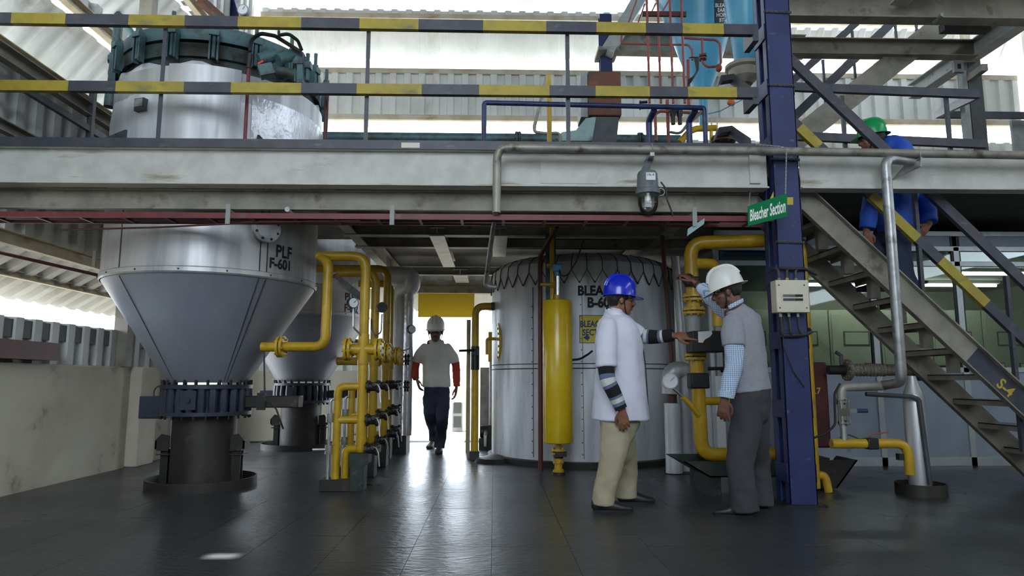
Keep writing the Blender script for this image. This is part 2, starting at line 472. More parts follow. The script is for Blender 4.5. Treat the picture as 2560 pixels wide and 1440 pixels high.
def translucent(name, c, f=.5):
    m = bpy.data.materials.new(name); m.use_nodes = True
    nt = m.node_tree; N = nt.nodes; L = nt.links
    b = N['Principled BSDF']; b.inputs['Base Color'].default_value = c; b.inputs['Roughness'].default_value = .5
    out = [n for n in N if n.type == 'OUTPUT_MATERIAL'][0]
    t = N.new('ShaderNodeBsdfTranslucent'); t.inputs[0].default_value = c
    mx = N.new('ShaderNodeMixShader'); mx.inputs[0].default_value = f
    L.new(b.outputs[0], mx.inputs[1]); L.new(t.outputs[0], mx.inputs[2]); L.new(mx.outputs[0], out.inputs[0])
    M[name] = m
translucent('panel_yellow', srgb(222, 204, 84), .4)
glass('glass', (.62, .70, .68, 1))
glass('clear_glass', (.93, .95, .95, 1))
# checked shirt: woven blue lines on pale cloth
def check_mat():
    m = bpy.data.materials.new('check_shirt'); m.use_nodes = True
    nt = m.node_tree; N = nt.nodes; L = nt.links; b = N['Principled BSDF']; b.inputs['Roughness'].default_value = .9
    tc = N.new('ShaderNodeTexCoord'); sx = N.new('ShaderNodeSeparateXYZ'); L.new(tc.outputs['Object'], sx.inputs[0])
    def line(src):
        a = N.new('ShaderNodeMath'); a.operation = 'MULTIPLY'; a.inputs[1].default_value = 72
        fr = N.new('ShaderNodeMath'); fr.operation = 'FRACT'; lt = N.new('ShaderNodeMath'); lt.operation = 'LESS_THAN'; lt.inputs[1].default_value = .28
        L.new(src, a.inputs[0]); L.new(a.outputs[0], fr.inputs[0]); L.new(fr.outputs[0], lt.inputs[0]); return lt.outputs[0]
    s0 = N.new('ShaderNodeMath'); s0.operation = 'ARCTAN2'; L.new(sx.outputs[1], s0.inputs[0]); L.new(sx.outputs[0], s0.inputs[1])
    s = N.new('ShaderNodeMath'); s.operation = 'MULTIPLY'; s.inputs[1].default_value = .0619; L.new(s0.outputs[0], s.inputs[0])
    mx = N.new('ShaderNodeMath'); mx.operation = 'MAXIMUM'; L.new(line(s.outputs[0]), mx.inputs[0]); L.new(line(sx.outputs[2]), mx.inputs[1])
    c = N.new('ShaderNodeMix'); c.data_type = 'RGBA'; c.inputs[6].default_value = srgb(206, 218, 232); c.inputs[7].default_value = srgb(120, 150, 190)
    L.new(mx.outputs[0], c.inputs[0]); L.new(c.outputs[2], b.inputs['Base Color'])
    n = N.new('ShaderNodeTexNoise'); n.inputs['Scale'].default_value = 9; bn = N.new('ShaderNodeBump'); bn.inputs['Strength'].default_value = .5; bn.inputs['Distance'].default_value = .02
    L.new(tc.outputs['Object'], n.inputs['Vector']); L.new(n.outputs['Fac'], bn.inputs['Height']); L.new(bn.outputs[0], b.inputs['Normal'])
    M['check_shirt'] = m
check_mat()
def copy_thing(root, off, label=None, group=None):
    r = root.copy(); COL.objects.link(r); r.location = Vector(root.location) + Vector(off)
    if label: r['label'] = label
    if group: r['group'] = group
    for ch in list(root.children):
        c = ch.copy(); COL.objects.link(c); c.parent = r
        for g in list(ch.children):
            d = g.copy(); COL.objects.link(d); d.parent = c
    return r
# ================================================================== THE SHELL
XL, YB, XR, YF, ZR = -4.2, 11.5, 9.5, -7.0, 9.0
def corr(mb, o, along, L, down, h, nrm, pitch=.256, dep=.052, mi=0, ph=0.0):
    """trapezoidal sheet: runs L along, h down, ribs proud towards nrm"""
    o, along, down, nrm = Vector(o), Vector(along).normalized(), Vector(down).normalized(), Vector(nrm).normalized()
    pts = []
    x = ph
    cut = [(0, 0), (.42, 0), (.50, 1), (.90, 1), (.98, 0)]
    while x < L:
        for a, d in cut:
            q = x + a * pitch
            if q <= L: pts.append((q, d * dep))
        x += pitch
    pts.append((L, 0))
    n = len(pts); t = .004
    vs = []
    for k in (0, 1):
        for sgn in (0, 1):
            for q, d in pts: vs.append(o + along * q + down * (h * k) + nrm * (d - t * sgn))
    fs = []
    for i in range(n - 1):
        fs.append((i, i + 1, 2 * n + i + 1, 2 * n + i))
        fs.append((n + i + 1, n + i, 3 * n + i, 3 * n + i + 1))
        fs.append((i + 1, i, n + i, n + i + 1)); fs.append((2 * n + i, 2 * n + i + 1, 3 * n + i + 1, 3 * n + i))
    mb.add(vs, fs, mi)
    return mb
# ---- floor of stone slabs
fl = MB().bb(XL - .3, XR + .3, YF - 4, YB + .05, -.15, -.012).build('floor', 'floor_joint', smooth=0)
struct(fl, 'grey stone slab floor worn to a soft shine', 'floor')
sw, sl = .462, .93
sm = MB(); sm.bb(-sw / 2 + .0012, sw / 2 - .0012, -sl / 2 + .0008, sl / 2 - .0008, -.012, 0)
slab0 = None
nx = 29; x0 = XL + .03
for j in range(10):
    for i in range(nx):
        cx = x0 + sw * (i + .5); cy = 2.35 + sl * (j + .5) + (.0 if i % 2 else .31)
        if cy > YB - .2: continue
        if slab0 is None:
            slab0 = sm.build('floor_slab', 'floor_slab', smooth=0, origin=(0, 0, 0)); o = slab0
        else:
            o = slab0.copy(); COL.objects.link(o)
        o.location = (cx, cy, 0); WLOC[o.name] = Vector((cx, cy, 0))
        o.rotation_euler = (random.uniform(-1, 1) * .0012, random.uniform(-1, 1) * .0012, 0)
        o.parent = fl; o.location = Vector((cx, cy, 0)) - Vector(fl.location)
rest = MB(); rest.bb(XL, XR, YF - 4, 2.33, -.012, -.001); rest.bb(x0 + nx * sw + .01, XR, 2.35, YB, -.012, -.001)
rest.build('floor_slab_rest', 'floor_slab', fl, smooth=0)['kind'] = 'stuff'
# ---- ground outside
gr = MB(); gr.bb(-60, 60, YB + .05, 90, -.2, -.05); gr.bb(-60, XL - .3, -60, YB + .05, -.2, -.05); gr.bb(-60, 60, -60, YF - 4, -.2, -.05)
gr.bb(XR + .3, 60, YF - 4, YB + .05, -.2, -.05)
struct(gr.build('ground', 'ground', smooth=0), 'pale sunlit yard outside the shed', 'ground')
# ---- left wall
SY0, SY1 = 9.15, 10.75      # unseen side doorway assumed behind the front hopper, lets light reach the back
wl = MB(); wl.bb(XL - .22, XL, YF, SY0, -.1, 1.13); wl.bb(XL - .22, XL, SY1, YB + .2, -.1, 1.13)
wl.bb(XL, XL + .14, 8.05, 8.45, 0, 1.13); wl.bb(XL - .22, XL + .1, YF, YF + .4, 1.13, 9)
wl = struct(wl.build('wall_left', 'plaster', smooth=0, bevel=.012), 'low plastered masonry wall with corrugated louvre sheets above, left side', 'wall')
def girt(y0, y1, x, z, h, w, mat, name='girt', par=wl):
    return MB().chan((x, y0, z), (x, y1, z), w, h, .01, flip=-1).build(name, mat, par)
def lsheet(z0, z1, nm='corrugated_sheet', y0=YF, y1=YB):
    corr(MB(), (XL - .12, y0, z1), (0, 1, 0), y1 - y0, (0, 0, -1), z1 - z0, (1, 0, 0), dep=.06).build(nm, 'sheet_side', wl, smooth=0)
def lawn(zt, zb, out, nm='awning_sheet'):
    d = Vector((-out, 0, zb - zt))
    corr(MB(), (XL - .14, YF, zt), (0, 1, 0), YB - YF + .6, d, d.length, (1, 0, -.6), dep=.06).build(nm, 'sheet_side', wl, smooth=0)
zA = WX(0, 790, XL).z
lsheet(1.10, zA + .02, y1=SY0); lsheet(1.10, zA + .02, y0=SY1)
d2 = struct(thing('door_2', 'unseen side doorway assumed in the left wall behind the front hopper to light the back', 'doorway', (XL, (SY0 + SY1) / 2, 0)))
for yy in (SY0, SY1): MB().bb(XL - .15, XL + .02, yy - .05, yy + .05, 0, 2.2).build('door_jamb', 'aluframe', d2)
MB().prism([(XL - .12, YF, zA), (XL - .34, YF, zA - .03), (XL - .34, YF, zA - .07), (XL - .08, YF, zA - .16), (XL - .08, YF, zA)], (0, SY0 - YF, 0)).build('sheet_cap', 'dark_grey', wl)
zB = WX(0, 600, XL).z
lawn(zB + .04, zB - .34, .62)
girt(YF, YB, XL - .04, zB + .04, .12, .07, 'girt')
zBm = WX(0, 705, XL - .4).z
girt(YF, YB, XL - .42, zBm + .10, .07, .05, 'girt')
lsheet(zB + .05, 3.87)
zL1 = WX(0, 122, XL).z; zL1b = WX(0, 165, XL).z; zL2 = WX(0, 320, XL).z; zT = WX(160, 6, XL).z
girt(YF, YB, XL + .02, zL1, .12, .08, 'girt'); girt(YF, YB, XL + .16, zL1b, .13, .08, 'dusty_steel')
girt(YF, YB, XL + .02, zL2, .10, .07, 'dusty_steel')
lawn(zT + .02, zL1 + .12, .60)
girt(YF, YB, XL - .02, zT + .05, .12, .08, 'girt')
lsheet(zT + .08, zT + .35); 
lawn(zT + 1.45, zT + .75, .6); girt(YF, YB, XL - .02, zT + 1.5, .12, .08, 'girt'); lsheet(zT + 1.5, ZR)
for yy in (7.9,):
    MB().bb(XL - .1, XL + .05, yy - .07, yy + .07, 1.13, ZR).build('wall_post', 'dusty_steel', wl)
# dark bird net and rusty angle against the lower sheets
MB().bb(XL - .07, XL + .12, 5.2, 6.55, 1.16, 1.32).build('ledge_box', 'maroon_dark', wl)
# ---- back wall
wb = MB(); XD0, XD1 = W(1012, 1000, YB).x, W(1252, 1000, YB).x
wb.bb(XL - .2, XD0, YB, YB + .22, -.1, 1.13); wb.bb(XD1, XR, YB, YB + .22, -.1, 1.13)
wb = struct(wb.build('wall_back', 'plaster', smooth=0, bevel=.012), 'back wall of plaster and pale corrugated louvre sheets with bright gaps', 'wall')
def bsheet(z0, z1, x0=XL - .1, x1=XR, nm='corrugated_sheet'):
    corr(MB(), (x0, YB + .12, z1), (1, 0, 0), x1 - x0, (0, 0, -1), z1 - z0, (0, -1, 0)).build(nm, 'sheet', wb, smooth=0)
def bawn(zt, zb, out, nm='awning_sheet'):
    d = Vector((0, out, zb - zt))
    corr(MB(), (XL - .5, YB + .14, zt), (1, 0, 0), XR - XL + .9, d, d.length, (0, -1, .6)).build(nm, 'sheet', wb, smooth=0)
def bgirt(z, h=.1, w=.07, mat='girt', y=YB + .06, x0=XL):
    MB().chan((x0, y, z), (XR, y, z), w, h, .01, flip=1).build('girt', mat, wb)
zb = lambda v, e=.1: ZV(v, YB + e)
bsheet(1.1, 1.62, XL - .1, XD0 - .1); bsheet(1.1, 1.62, XD1 + .1, XR)
MB().bb(XL - .1, XD0 - .1, YB + .02, YB + .2, 1.60, 1.66).build('sheet_cap', 'dark_grey', wb); MB().bb(XD1 + .1, XR, YB + .02, YB + .2, 1.60, 1.66).build('sheet_cap', 'dark_grey', wb)
bawn(zb(722), ZV(778, YB + .45), .35); bgirt(zb(712), .12)
bsheet(zb(712), 4.7)
g1t = zb(344); g1b = zb(322, .5)
bsheet(4.72, g1t - .02)
bawn(zb(296), g1b, .34); bgirt(zb(297), .095)
bsheet(zb(290), zb(178)); bgirt(zb(182), .09, .05)
bawn(zb(62), zb(148, .5), .40); bgirt(zb(46), .09)
bsheet(zb(40), zb(29)); bawn(zb(-70), zb(9, .5), .4); bgirt(zb(-78), .1); bsheet(zb(-78), ZR)
for uu in (100, 2470):
    xx = XU(uu, YB)
    MB().bb(xx - .06, xx + .06, YB - .06, YB + .04, 1.6 if uu != 860 else 2.2, ZR).build('wall_post', 'girt', wb)
# yellow panel over the doorway and its jambs
a, b_ = W(1045, 793, YB - .1), W(1186, 734, YB - .1)
tag(MB().bb(a.x, b_.x, YB - .12, YB - .085, a.z, b_.z).build('overdoor_panel', 'panel_yellow', bevel=.004), 'plain yellow rectangular panel fixed above the bright doorway', 'panel')
d1 = struct(thing('door_1', 'bright open doorway in the back wall behind the walking man', 'doorway', (0, YB, 0)))
MB().bb(XD0 - .1, XD0, YB - .02, YB + .2, 0, 2.2).build('door_jamb', 'aluframe', d1)
MB().bb(XD1, XD1 + .1, YB - .02, YB + .2, 0, 2.2).build('door_jamb', 'aluframe', d1)
MB().bb(XD0 - .1, XD1 + .1, YB - .05, YB + .1, zb(733) - .02, zb(733) + .1).build('door_lintel', 'dusty_steel', d1)
wf = MB(); wf.bb(XL - .2, XR + .2, YF - .2, YF, -.1, 3.6); wf.bb(2.2, XR + .2, YF - .2, YF, 3.6, ZR)  # unseen wall added behind the viewer; its height and closed right side shape the light
struct(wf.build('wall_light_block', 'plaster', smooth=0), 'unseen wall behind the viewer, added with a high left opening to shape the light', 'wall')
# ---- right wall and roof
wr = MB(); wr.bb(XR, XR + .2, YF, YB + .2, 0, 3.2); wr = struct(wr.build('wall_right', 'plaster', smooth=0), 'right wall of the shed', 'wall')
corr(MB(), (XR + .1, YF, 7.4), (0, 1, 0), YB - YF, (0, 0, -1), 3.8, (-1, 0, 0)).build('corrugated_sheet', 'sheet', wr, smooth=0)
hx, hy = -1.53 - .22 * ZR, 4.043 + .15 * ZR
rf = MB(); hw, hh = .085, .05
rf.bb(XL - 1.2, XR + 1.2, YF - .5, hy - hh, ZR, ZR + .05); rf.bb(XL - 1.2, XR + 1.2, hy + hh, YB + 1.2, ZR, ZR + .05)
rf.bb(XL - 1.2, hx - hw, hy - hh, hy + hh, ZR, ZR + .05); rf.bb(hx + hw, XR + 1.2, hy - hh, hy + hh, ZR, ZR + .05)
rf = struct(rf.build('ceiling', 'roof', smooth=0), 'metal sheet roof high over the plant', 'ceiling')
# left roof braces seen in the upper corner
lb = thing('roof_brace', 'pale steel wall braces in the upper left corner', 'brace', (XL + .3, 7, 3))
for (u0, v0, u1, v1, Y, w, mt) in ((395, 0, 470, 70, 8.8, .09, 'girt'), (500, 0, 570, 62, 8.6, .10, 'rusty_block')):
    MB().bar(W(u0, v0, Y), W(u1, v1, Y + .6), w, w).build('brace', mt, lb)
MB().tube([W(225, 0, 8.4), W(300, 40, 8.2), W(350, 120, 8.4)], .05, bend=.2).build('brace_pipe', 'teal', lb)
lf = thing('side_railing', 'dark railing along the left edge of the platform behind the vessel', 'railing', (-3.95, 7, 2.85))
MB().bar((-3.98, 5.6, 3.42), (-3.98, 9, 3.42), .04, .06).build('rail', 'rail_black', lf)
MB().bar((-3.98, 6.55, 2.86), (-3.98, 6.55, 3.9), .05, .05).build('post', 'rail_black', lf)
# ================================================================== PLATFORM
zb0, zb1 = ZV(459, 5.5, 600), ZV(376, 5.5, 600)      # front beam bottom and top
ZD = zb1 + .02
V1 = W(505, 1200, 6.65); V1 = Vector((V1.x, 6.65, 0))
V2 = Vector((XU(750, 10.2, 1110), 10.2, 0))
def front_beam(x0, x1, label, extra=None):
    t = thing('platform_beam', label, 'beam', (x0, 5.5, zb0))
    zc = (zb0 + zb1) / 2; h = zb1 - zb0
    mb = MB().prof((x0, 5.5, zc), (x1, 5.5, zc), [(0, -h / 2), (.1, -h / 2), (.1, -h / 2 + .012), (.012, -h / 2 + .012), (.012, h / 2 - .012), (.1, h / 2 - .012), (.1, h / 2), (0, h / 2)], up=(0, 0, 1))
    # flanges reach towards the room, web behind
    mb = MB()
    mb.bb(x0, x1, 5.50, 5.512, zb0, zb1); mb.bb(x0, x1, 5.465, 5.60, zb0 - .014, zb0); mb.bb(x0, x1, 5.45, 5.60, zb1, zb1 + .016)
    mb.build('web_and_flanges', 'cream_steel', t, bevel=.002)
    return t
xc0, xc1 = 2.315, 2.535          # blue column faces
t = front_beam(XL + .02, xc0 - .03, 'long cream steel beam carrying the platform edge above the hoppers')
MB().bb(W(1352, 400, 5.49).x, W(1492, 400, 5.49).x, 5.494, 5.5, zb0 + .02, zb1 - .05).build('splice_plate', 'cream_steel', t, bevel=.001)
MB().bb(W(1872, 400, 5.49).x, W(1898, 400, 5.49).x, 5.478, 5.5, zb0 + .03, zb1).build('end_plate', 'cream_steel', t)
front_beam(xc1 + .03, 6.2, 'cream steel beam right of the blue column in front of the stairs')
tag(MB().bb(XL + .02, xc0 - .05, 5.43, 5.45, ZV(371, 5.45, 600), ZV(349, 5.45, 600)).build('toe_plate', 'rail_black'), 'dark toe plate along the platform edge under the striped rails', 'toe plate')
tag(MB().bb(W(1003, 360, 5.42).x, W(1049, 360, 5.42).x, 5.425, 5.4295, ZV(370, 5.43, 1020), ZV(357, 5.43, 1020)).build('tape_patch', 'ivory'), 'cream patch stuck on the dark toe plate', 'patch')
# second channel under the deck
zs0 = ZV(523, 5.62, 600)
tag(MB().chan((XL + .02, 5.665, zs0 + .085), (xc0 - .06, 5.665, zs0 + .085), .05, .17, .012, flip=-1).build('under_beam', 'dusty_steel'), 'dusty channel running just below and behind the platform beam', 'beam')
# deck plates with openings round the vessels
dk = MB()
def deck(x0, x1, y0, y1): dk.bb(x0, x1, y0, y1, zb1 + .02, zb1 + .03)
r_ = 1.0
ys = [5.6, V1.y - r_, V1.y + r_, V2.y - r_, V2.y + r_, YB - .05]
deck(XL + .02, V1.x - r_, 5.46, YB - .05); deck(V1.x + r_, 2.2, 5.46, YB - .05)
deck(V1.x - r_, V1.x + r_, ys[2], ys[3])
deck(2.2, XR - .05, 6.55, YB - .05); deck(2.2, 2.6, 5.6, 6.55)
dk = struct(dk.build('platform_deck', 'deck_plate', smooth=0), 'dark steel deck plates of the raised platform', 'platform')
zj = zb0 + .05
for i, (v, lab) in enumerate(((590, 'grey floor beam under the platform nearest the hanging pipe'), (620, 'thin middle floor beam under the platform over the aisle'), (688, 'floor beam under the platform just before the doorway panel'))):
    d = ray(1100, v); Y = (zb0 + .02 - CAMH) / d.z * d.y
    xa = V1.x + 1.02 if i < 2 else XL + 1.3
    b1 = .2 if i == 0 else .12
    tag(MB().ibeam((xa, Y, zb0 + .02 + b1 / 2), (XR - 1 if i else 2.2, Y, zb0 + .02 + b1 / 2), .12, b1).build('floor_beam', 'dusty_steel'), lab, 'beam')
for i, (u, v0, v1, lab) in enumerate(((1092, 590, 668, 'pale joist running back under the platform over the walkway'), (1250, 590, 642, 'pale joist running back under the platform beside the bleacher tank'), (1150, 688, 712, 'short pale joist stub near the back doorway'))):
    d = ray(u, v0); p0 = CP + d * ((zb0 + .01 - CAMH) / d.z); d = ray(u, v1); Y1 = (zb0 + .01 - CAMH) / d.z * d.y
    tag(MB().ibeam((p0.x, p0.y, zb0 + .06), (p0.x, min(Y1, YB - .2), zb0 + .06), .17 if i < 2 else .22, .10).build('joist', 'cream_steel'), lab, 'joist')
# cross joists over the left bay
for i, (x, lab) in enumerate(((V1.x - 1.12, 'joist beside the left wall over the big hopper'), (V1.x + 1.12, 'joist between the big hopper and the yellow pipes'), (1.95, 'joist above the bleacher tank'))):
    tag(MB().ibeam((x, 5.64, zb0 + .14), (x, YB - .1, zb0 + .14), .12, .22).build('joist', 'dusty_steel'), lab, 'joist')
# ---- striped railing
rl = thing('platform_railing', 'black and yellow striped guard rail along the platform edge', 'railing', (0, 5.42, ZD))
def striped(pts, stripes, w, h, name, par, y=5.42):
    """rail between two pixels at depth y, painted yellow in the given spans"""
    (u0, v0), (u1, v1) = pts
    mb = MB()
    def P(u): return W(u, v0 + (v1 - v0) * (u - u0) / (u1 - u0), y)
    cuts = [u0]
    for a, b in stripes: cuts += [a, b]
    cuts.append(u1)
    for i in range(len(cuts) - 1):
        if cuts[i + 1] - cuts[i] < 1: continue
        p, q = P(cuts[i]), P(cuts[i + 1])
        mb.bb(p.x, q.x, y - w / 2, y + w / 2, 0, 0) if False else mb.bar(p, q, w, h, mi=i % 2)
    return mb.build(name, ['rail_black', 'rail_yellow'], par, smooth=0)
striped(((-40, 47), (1882, 77)), ((33, 168), (325, 465), (597, 755), (900, 1047), (1208, 1365), (1490, 1613), (1705, 1807)), .05, .092, 'top_rail', rl)
striped(((-40, 215), (1890, 234)), ((-30, 175), (293, 463), (580, 755), (893, 1055), (1198, 1373), (1488, 1623), (1718, 1840)), .05, .088, 'mid_rail', rl)
for u0, v0, u1, v1 in ((409, 68, 391, 365), (916, 76, 910, 366), (1412, 84, 1417, 360)):
    p = W((u0 + u1) / 2, (v0 + v1) / 2, 5.465); z0, z1 = W(u1, v1, 5.465).z, W(u0, v0, 5.465).z
    MB().ang((p.x, 5.455, z0), (p.x, 5.455, z1), .034, .006).build('post', 'rail_black', rl)
for v in (77, 234):
    p = W(1885, v, 5.42); MB().bb(p.x - .02, p.x + .03, 5.40, 5.62, p.z - .1, p.z + .05).build('end_bracket', 'rail_black', rl)
# ================================================================== BLUE COLUMN
co = thing('blue_column', 'navy blue battened steel column in the foreground right of centre', 'column', ((xc0 + xc1) / 2, 5.6, 0))
ZC = 5.2
mb = MB(); yf = 5.45
mb.bb(xc0, xc1, yf, yf + .012, 0, ZC); mb.bb(xc0, xc0 + .012, yf, yf + .08, 0, ZC); mb.bb(xc1 - .012, xc1, yf, yf + .08, 0, ZC)
mb.build('front_channel', 'blue_column', co, bevel=.003)
mb = MB(); mb.bb(xc0, xc1, yf + .235, yf + .247, 0, ZC); mb.bb(xc0, xc0 + .012, yf + .167, yf + .247, 0, ZC); mb.bb(xc1 - .012, xc1, yf + .167, yf + .247, 0, ZC)
mb.build('rear_channel', 'blue_column', co, bevel=.003)
for k, z in enumerate([.25, .75, 1.3, 1.85, 2.4, 2.95, 3.45, 3.95, 4.45, 4.95]):
    MB().bb(xc0 - .009, xc0, yf + .01, yf + .24, z - .07, z + .07).build('batten', 'blue_column', co, bevel=.002)
    MB().bb(xc1, xc1 + .009, yf + .01, yf + .24, z - .07, z + .07).build('batten', 'blue_column', co, bevel=.002)
MB().bb(xc0 - .06, xc1 + .06, yf - .04, yf + .3, 0, .015).build('base_plate', 'black_steel', co)
for v in (30, 213, 398, 605):
    z = ZV(v, yf, 1930); mb = MB()
    for s_ in range(2):
        P = []
        for i in range(41):
            t_ = i / 40; x = xc0 - .008 + (xc1 - xc0 + .016) * t_
            P.append((x, yf - .007 + .004 * math.cos(t_ * 40 + s_ * PI), z + .007 * math.sin(t_ * 40 + s_ * PI) - .006 * t_))
        mb.tube(P, .0065, 6)
    mb.build('rope_wrap', 'dark_grey', co)
# faint arrow and band painted on the column behind the hanging sign
mb = MB(); p = W(1905, 508, yf)
mb.prism([W(1922, 503, yf - .001), W(1934, 478, yf - .001), W(1934, 503, yf - .001)], (0, .0005, 0)); mb.prism([W(1968, 512, yf - .001), W(1983, 512, yf - .001), W(1983, 493, yf - .001), W(1968, 493, yf - .001)], (0, .0005, 0))
mb.build('painted_mark', 'letter_yellow', co)
# ---- second column far back and the diagonal strut
c2 = thing('rear_column', 'dark blue column at the back of the platform behind the rusty machine', 'column', (XU(1513, 10.3, 300), 10.3, 2.8))
x = XU(1514, 10.3, 150); MB().ibeam((x, 10.3, ZD + .02), (x, 10.3, 6.8), .19, .16, .014, up=(0, 1, 0)).build('shaft', 'blue_column', c2)
MB().bar(W(1622, -40, 10.1), W(1517, 132, 10.1), .2, .2, up=(0, 1, 0)).build('diagonal_strut', 'cream_steel', c2)
MB().bb(x - .16, x + .16, 10.0, 10.45, ZV(136, 10.2), ZV(128, 10.2)).build('cap_plate', 'dusty_steel', c2)
tag(MB().ibeam(W(570, -10, 10.5), W(592, 60, 10.5), .25, .2).build('rear_column', 'blue_column'), 'dark blue column stub in the upper left behind the hopper lid', 'column')
# grey gallery beams upper middle-right behind the hoppers
gb = thing('gallery_beam', 'grey gallery beam crossing behind the blue hoppers', 'beam', (2, 10.4, 5))
MB().ibeam(W(1540, 108, 10.4), W(2010, 118, 10.4), .2, .34, .015).build('beam', 'dusty_steel', gb)
# ================================================================== UPPER RIGHT PLATFORM AND FLIGHT
up = thing('upper_platform', 'grey steel upper platform seen from below at the top right', 'platform', (4, 7, 4.4))
yA, yB2 = 6.7, 7.5
za = ZV(52, yA, 2250); x0 = xc1 + .05
MB().ibeam((XU(1952, yA, 30), yA, za + .16), (8.6, yA, za + .16), .16, .32, .014).build('front_beam', 'dusty_steel', up)
xe = XU(2436, yB2, 140)
MB().ibeam((XU(1965, yB2, 120), yB2, ZV(142, yB2, 2200) + .1), (xe, yB2, ZV(142, yB2, 2200) + .1), .14, .2, .012).build('rear_beam', 'dusty_steel', up)
MB().ibeam((xe + .02, yA + .08, za + .1), (xe + .02, yB2 + 1.2, za + .1), .16, .2, .014).build('side_beam', 'cream_steel', up)
xk = XU(2236, yA, 60)
MB().ibeam((xk, 5.9, za + .22), (xk, yA - .09, za + .22), .2, .2, .014).build('cross_beam', 'cream_steel', up)
for u in (1985, 2090, 2330, 2450):
    x = XU(u, yA - .3, 10); MB().ang((x, 5.9, za + .25), (x, yA - .09, za + .25), .07, .008).build('stiffener', 'dusty_steel', up)
MB().bb(XU(1952, yA, 30), 8.6, 5.9, yA + .08, za + .33, za + .34).build('deck', 'deck_plate', up)
a, b_ = W(2355, 80, yA + .25), W(2468, 62, yA + .25)
MB().bb(a.x, b_.x, yA + .2, yA + .3, a.z, b_.z).build('hanging_channel', 'black_steel', up)
q = W(2352, 40, yA - .1); MB().cyl((q.x, yA - .13, q.z), (q.x, yA + .02, q.z), .022).build('pipe_stub', 'galv', up)
rc = thing('rear_post', 'slotted grey post carrying the upper platform on the right', 'post', (XU(2412, 7.7, 250), 7.7, ZD))
x = XU(2415, 7.7, 250)
MB().bb(x - .01, x + .16, 7.62, 7.8, ZD + .02, za + .05).build('box_post', 'dark_grey', rc)
MB().bb(x - .08, x - .02, 7.62, 7.70, ZD + .02, za - .1).build('side_strip', 'grey_paint', rc)
q = W(2395, 168, 7.6); MB().bb(q.x - .06, q.x + .06, 7.58, 7.62, q.z - .07, q.z + .07).build('slot_plate', 'grey_paint', rc); MB().bb(q.x - .02, q.x + .02, 7.575, 7.581, q.z - .03, q.z + .03).build('slot', 'black', rc)
MB().bar(W(2425, 195, 7.6), W(2462, 168, 7.3), .07, .08).build('stub_bracket', 'dusty_steel', rc)
uf = thing('upper_flight', 'grey stringer stair rising to the upper platform', 'stairs', (3.4, 7.6, ZD))
MB().chan(W(1985, 352, 7.5), W(2350, 66, 7.5), .09, .26, .012, up=(0, 0, 1), flip=1).build('stringer', 'dusty_steel', uf)
for k in range(9):
    t_ = (k + .5) / 9; p = W(1985, 352, 7.5).lerp(W(2350, 66, 7.5), t_) + Vector((0, 0, .04))
    MB().bb(p.x - .1, p.x + .1, 7.55, 8.15, p.z - .015, p.z + .015).build('tread', 'dusty_steel', uf)
MB().bar(W(1930, 345, 8.2), W(2228, 58, 8.2), .05, .11, up=(0, 0, 1)).build('mid_rail', 'rail_black', uf)
MB().bar(W(1945, 235, 8.2), W(2140, 58, 8.2), .05, .09, up=(0, 0, 1)).build('top_rail', 'rail_black', uf)
for u0, v0, v1 in ((2057, 150, 300), (2130, 78, 220), (2238, 62, 118), (2290, 58, 100)):
    p = W(u0, v0, 8.2); MB().bb(p.x - .015, p.x + .015, 8.19, 8.21, ZV(v1, 8.2, u0), p.z).build('post', 'rail_black', uf)
# landing guard rail behind the stairs
lr = thing('landing_railing', 'dark guard rail round the stair landing behind the climbing man', 'railing', (3.5, 6.6, ZD))
p, q = W(1962, 217, 6.6), W(2446, 236, 6.6)
MB().bar(p, q, .05, .085).build('top_rail', 'rail_black', lr)
e = W(2342, 287, 8.3); MB().bar(q, e, .05, .085).build('return_rail', 'rail_black', lr)
MB().bar(e, e + Vector((2.2, 0, 0)), .05, .085).build('rear_rail', 'rail_black', lr)
MB().bar(W(1975, 340, 6.6), W(2464, 361, 6.6), .05, .085).build('mid_rail', 'rail_black', lr)
for u0, v0, u1 in ((2105, 240, 2118), (2365, 240, 2376)):
    p = W(u0, v0, 6.64); MB().bb(p.x - .018, p.x + .018, 6.63, 6.66, ZD, p.z).build('post', 'rail_black', lr)
tag(MB().bb(XU(2532, 8.6, 330), XU(2600, 8.6, 330), 8.6, 8.64, ZD + .01, ZV(300, 8.6, 2540)).build('cabinet_side', 'grey_paint'), 'pale grey cabinet edge at the far right behind the landing rail', 'cabinet')
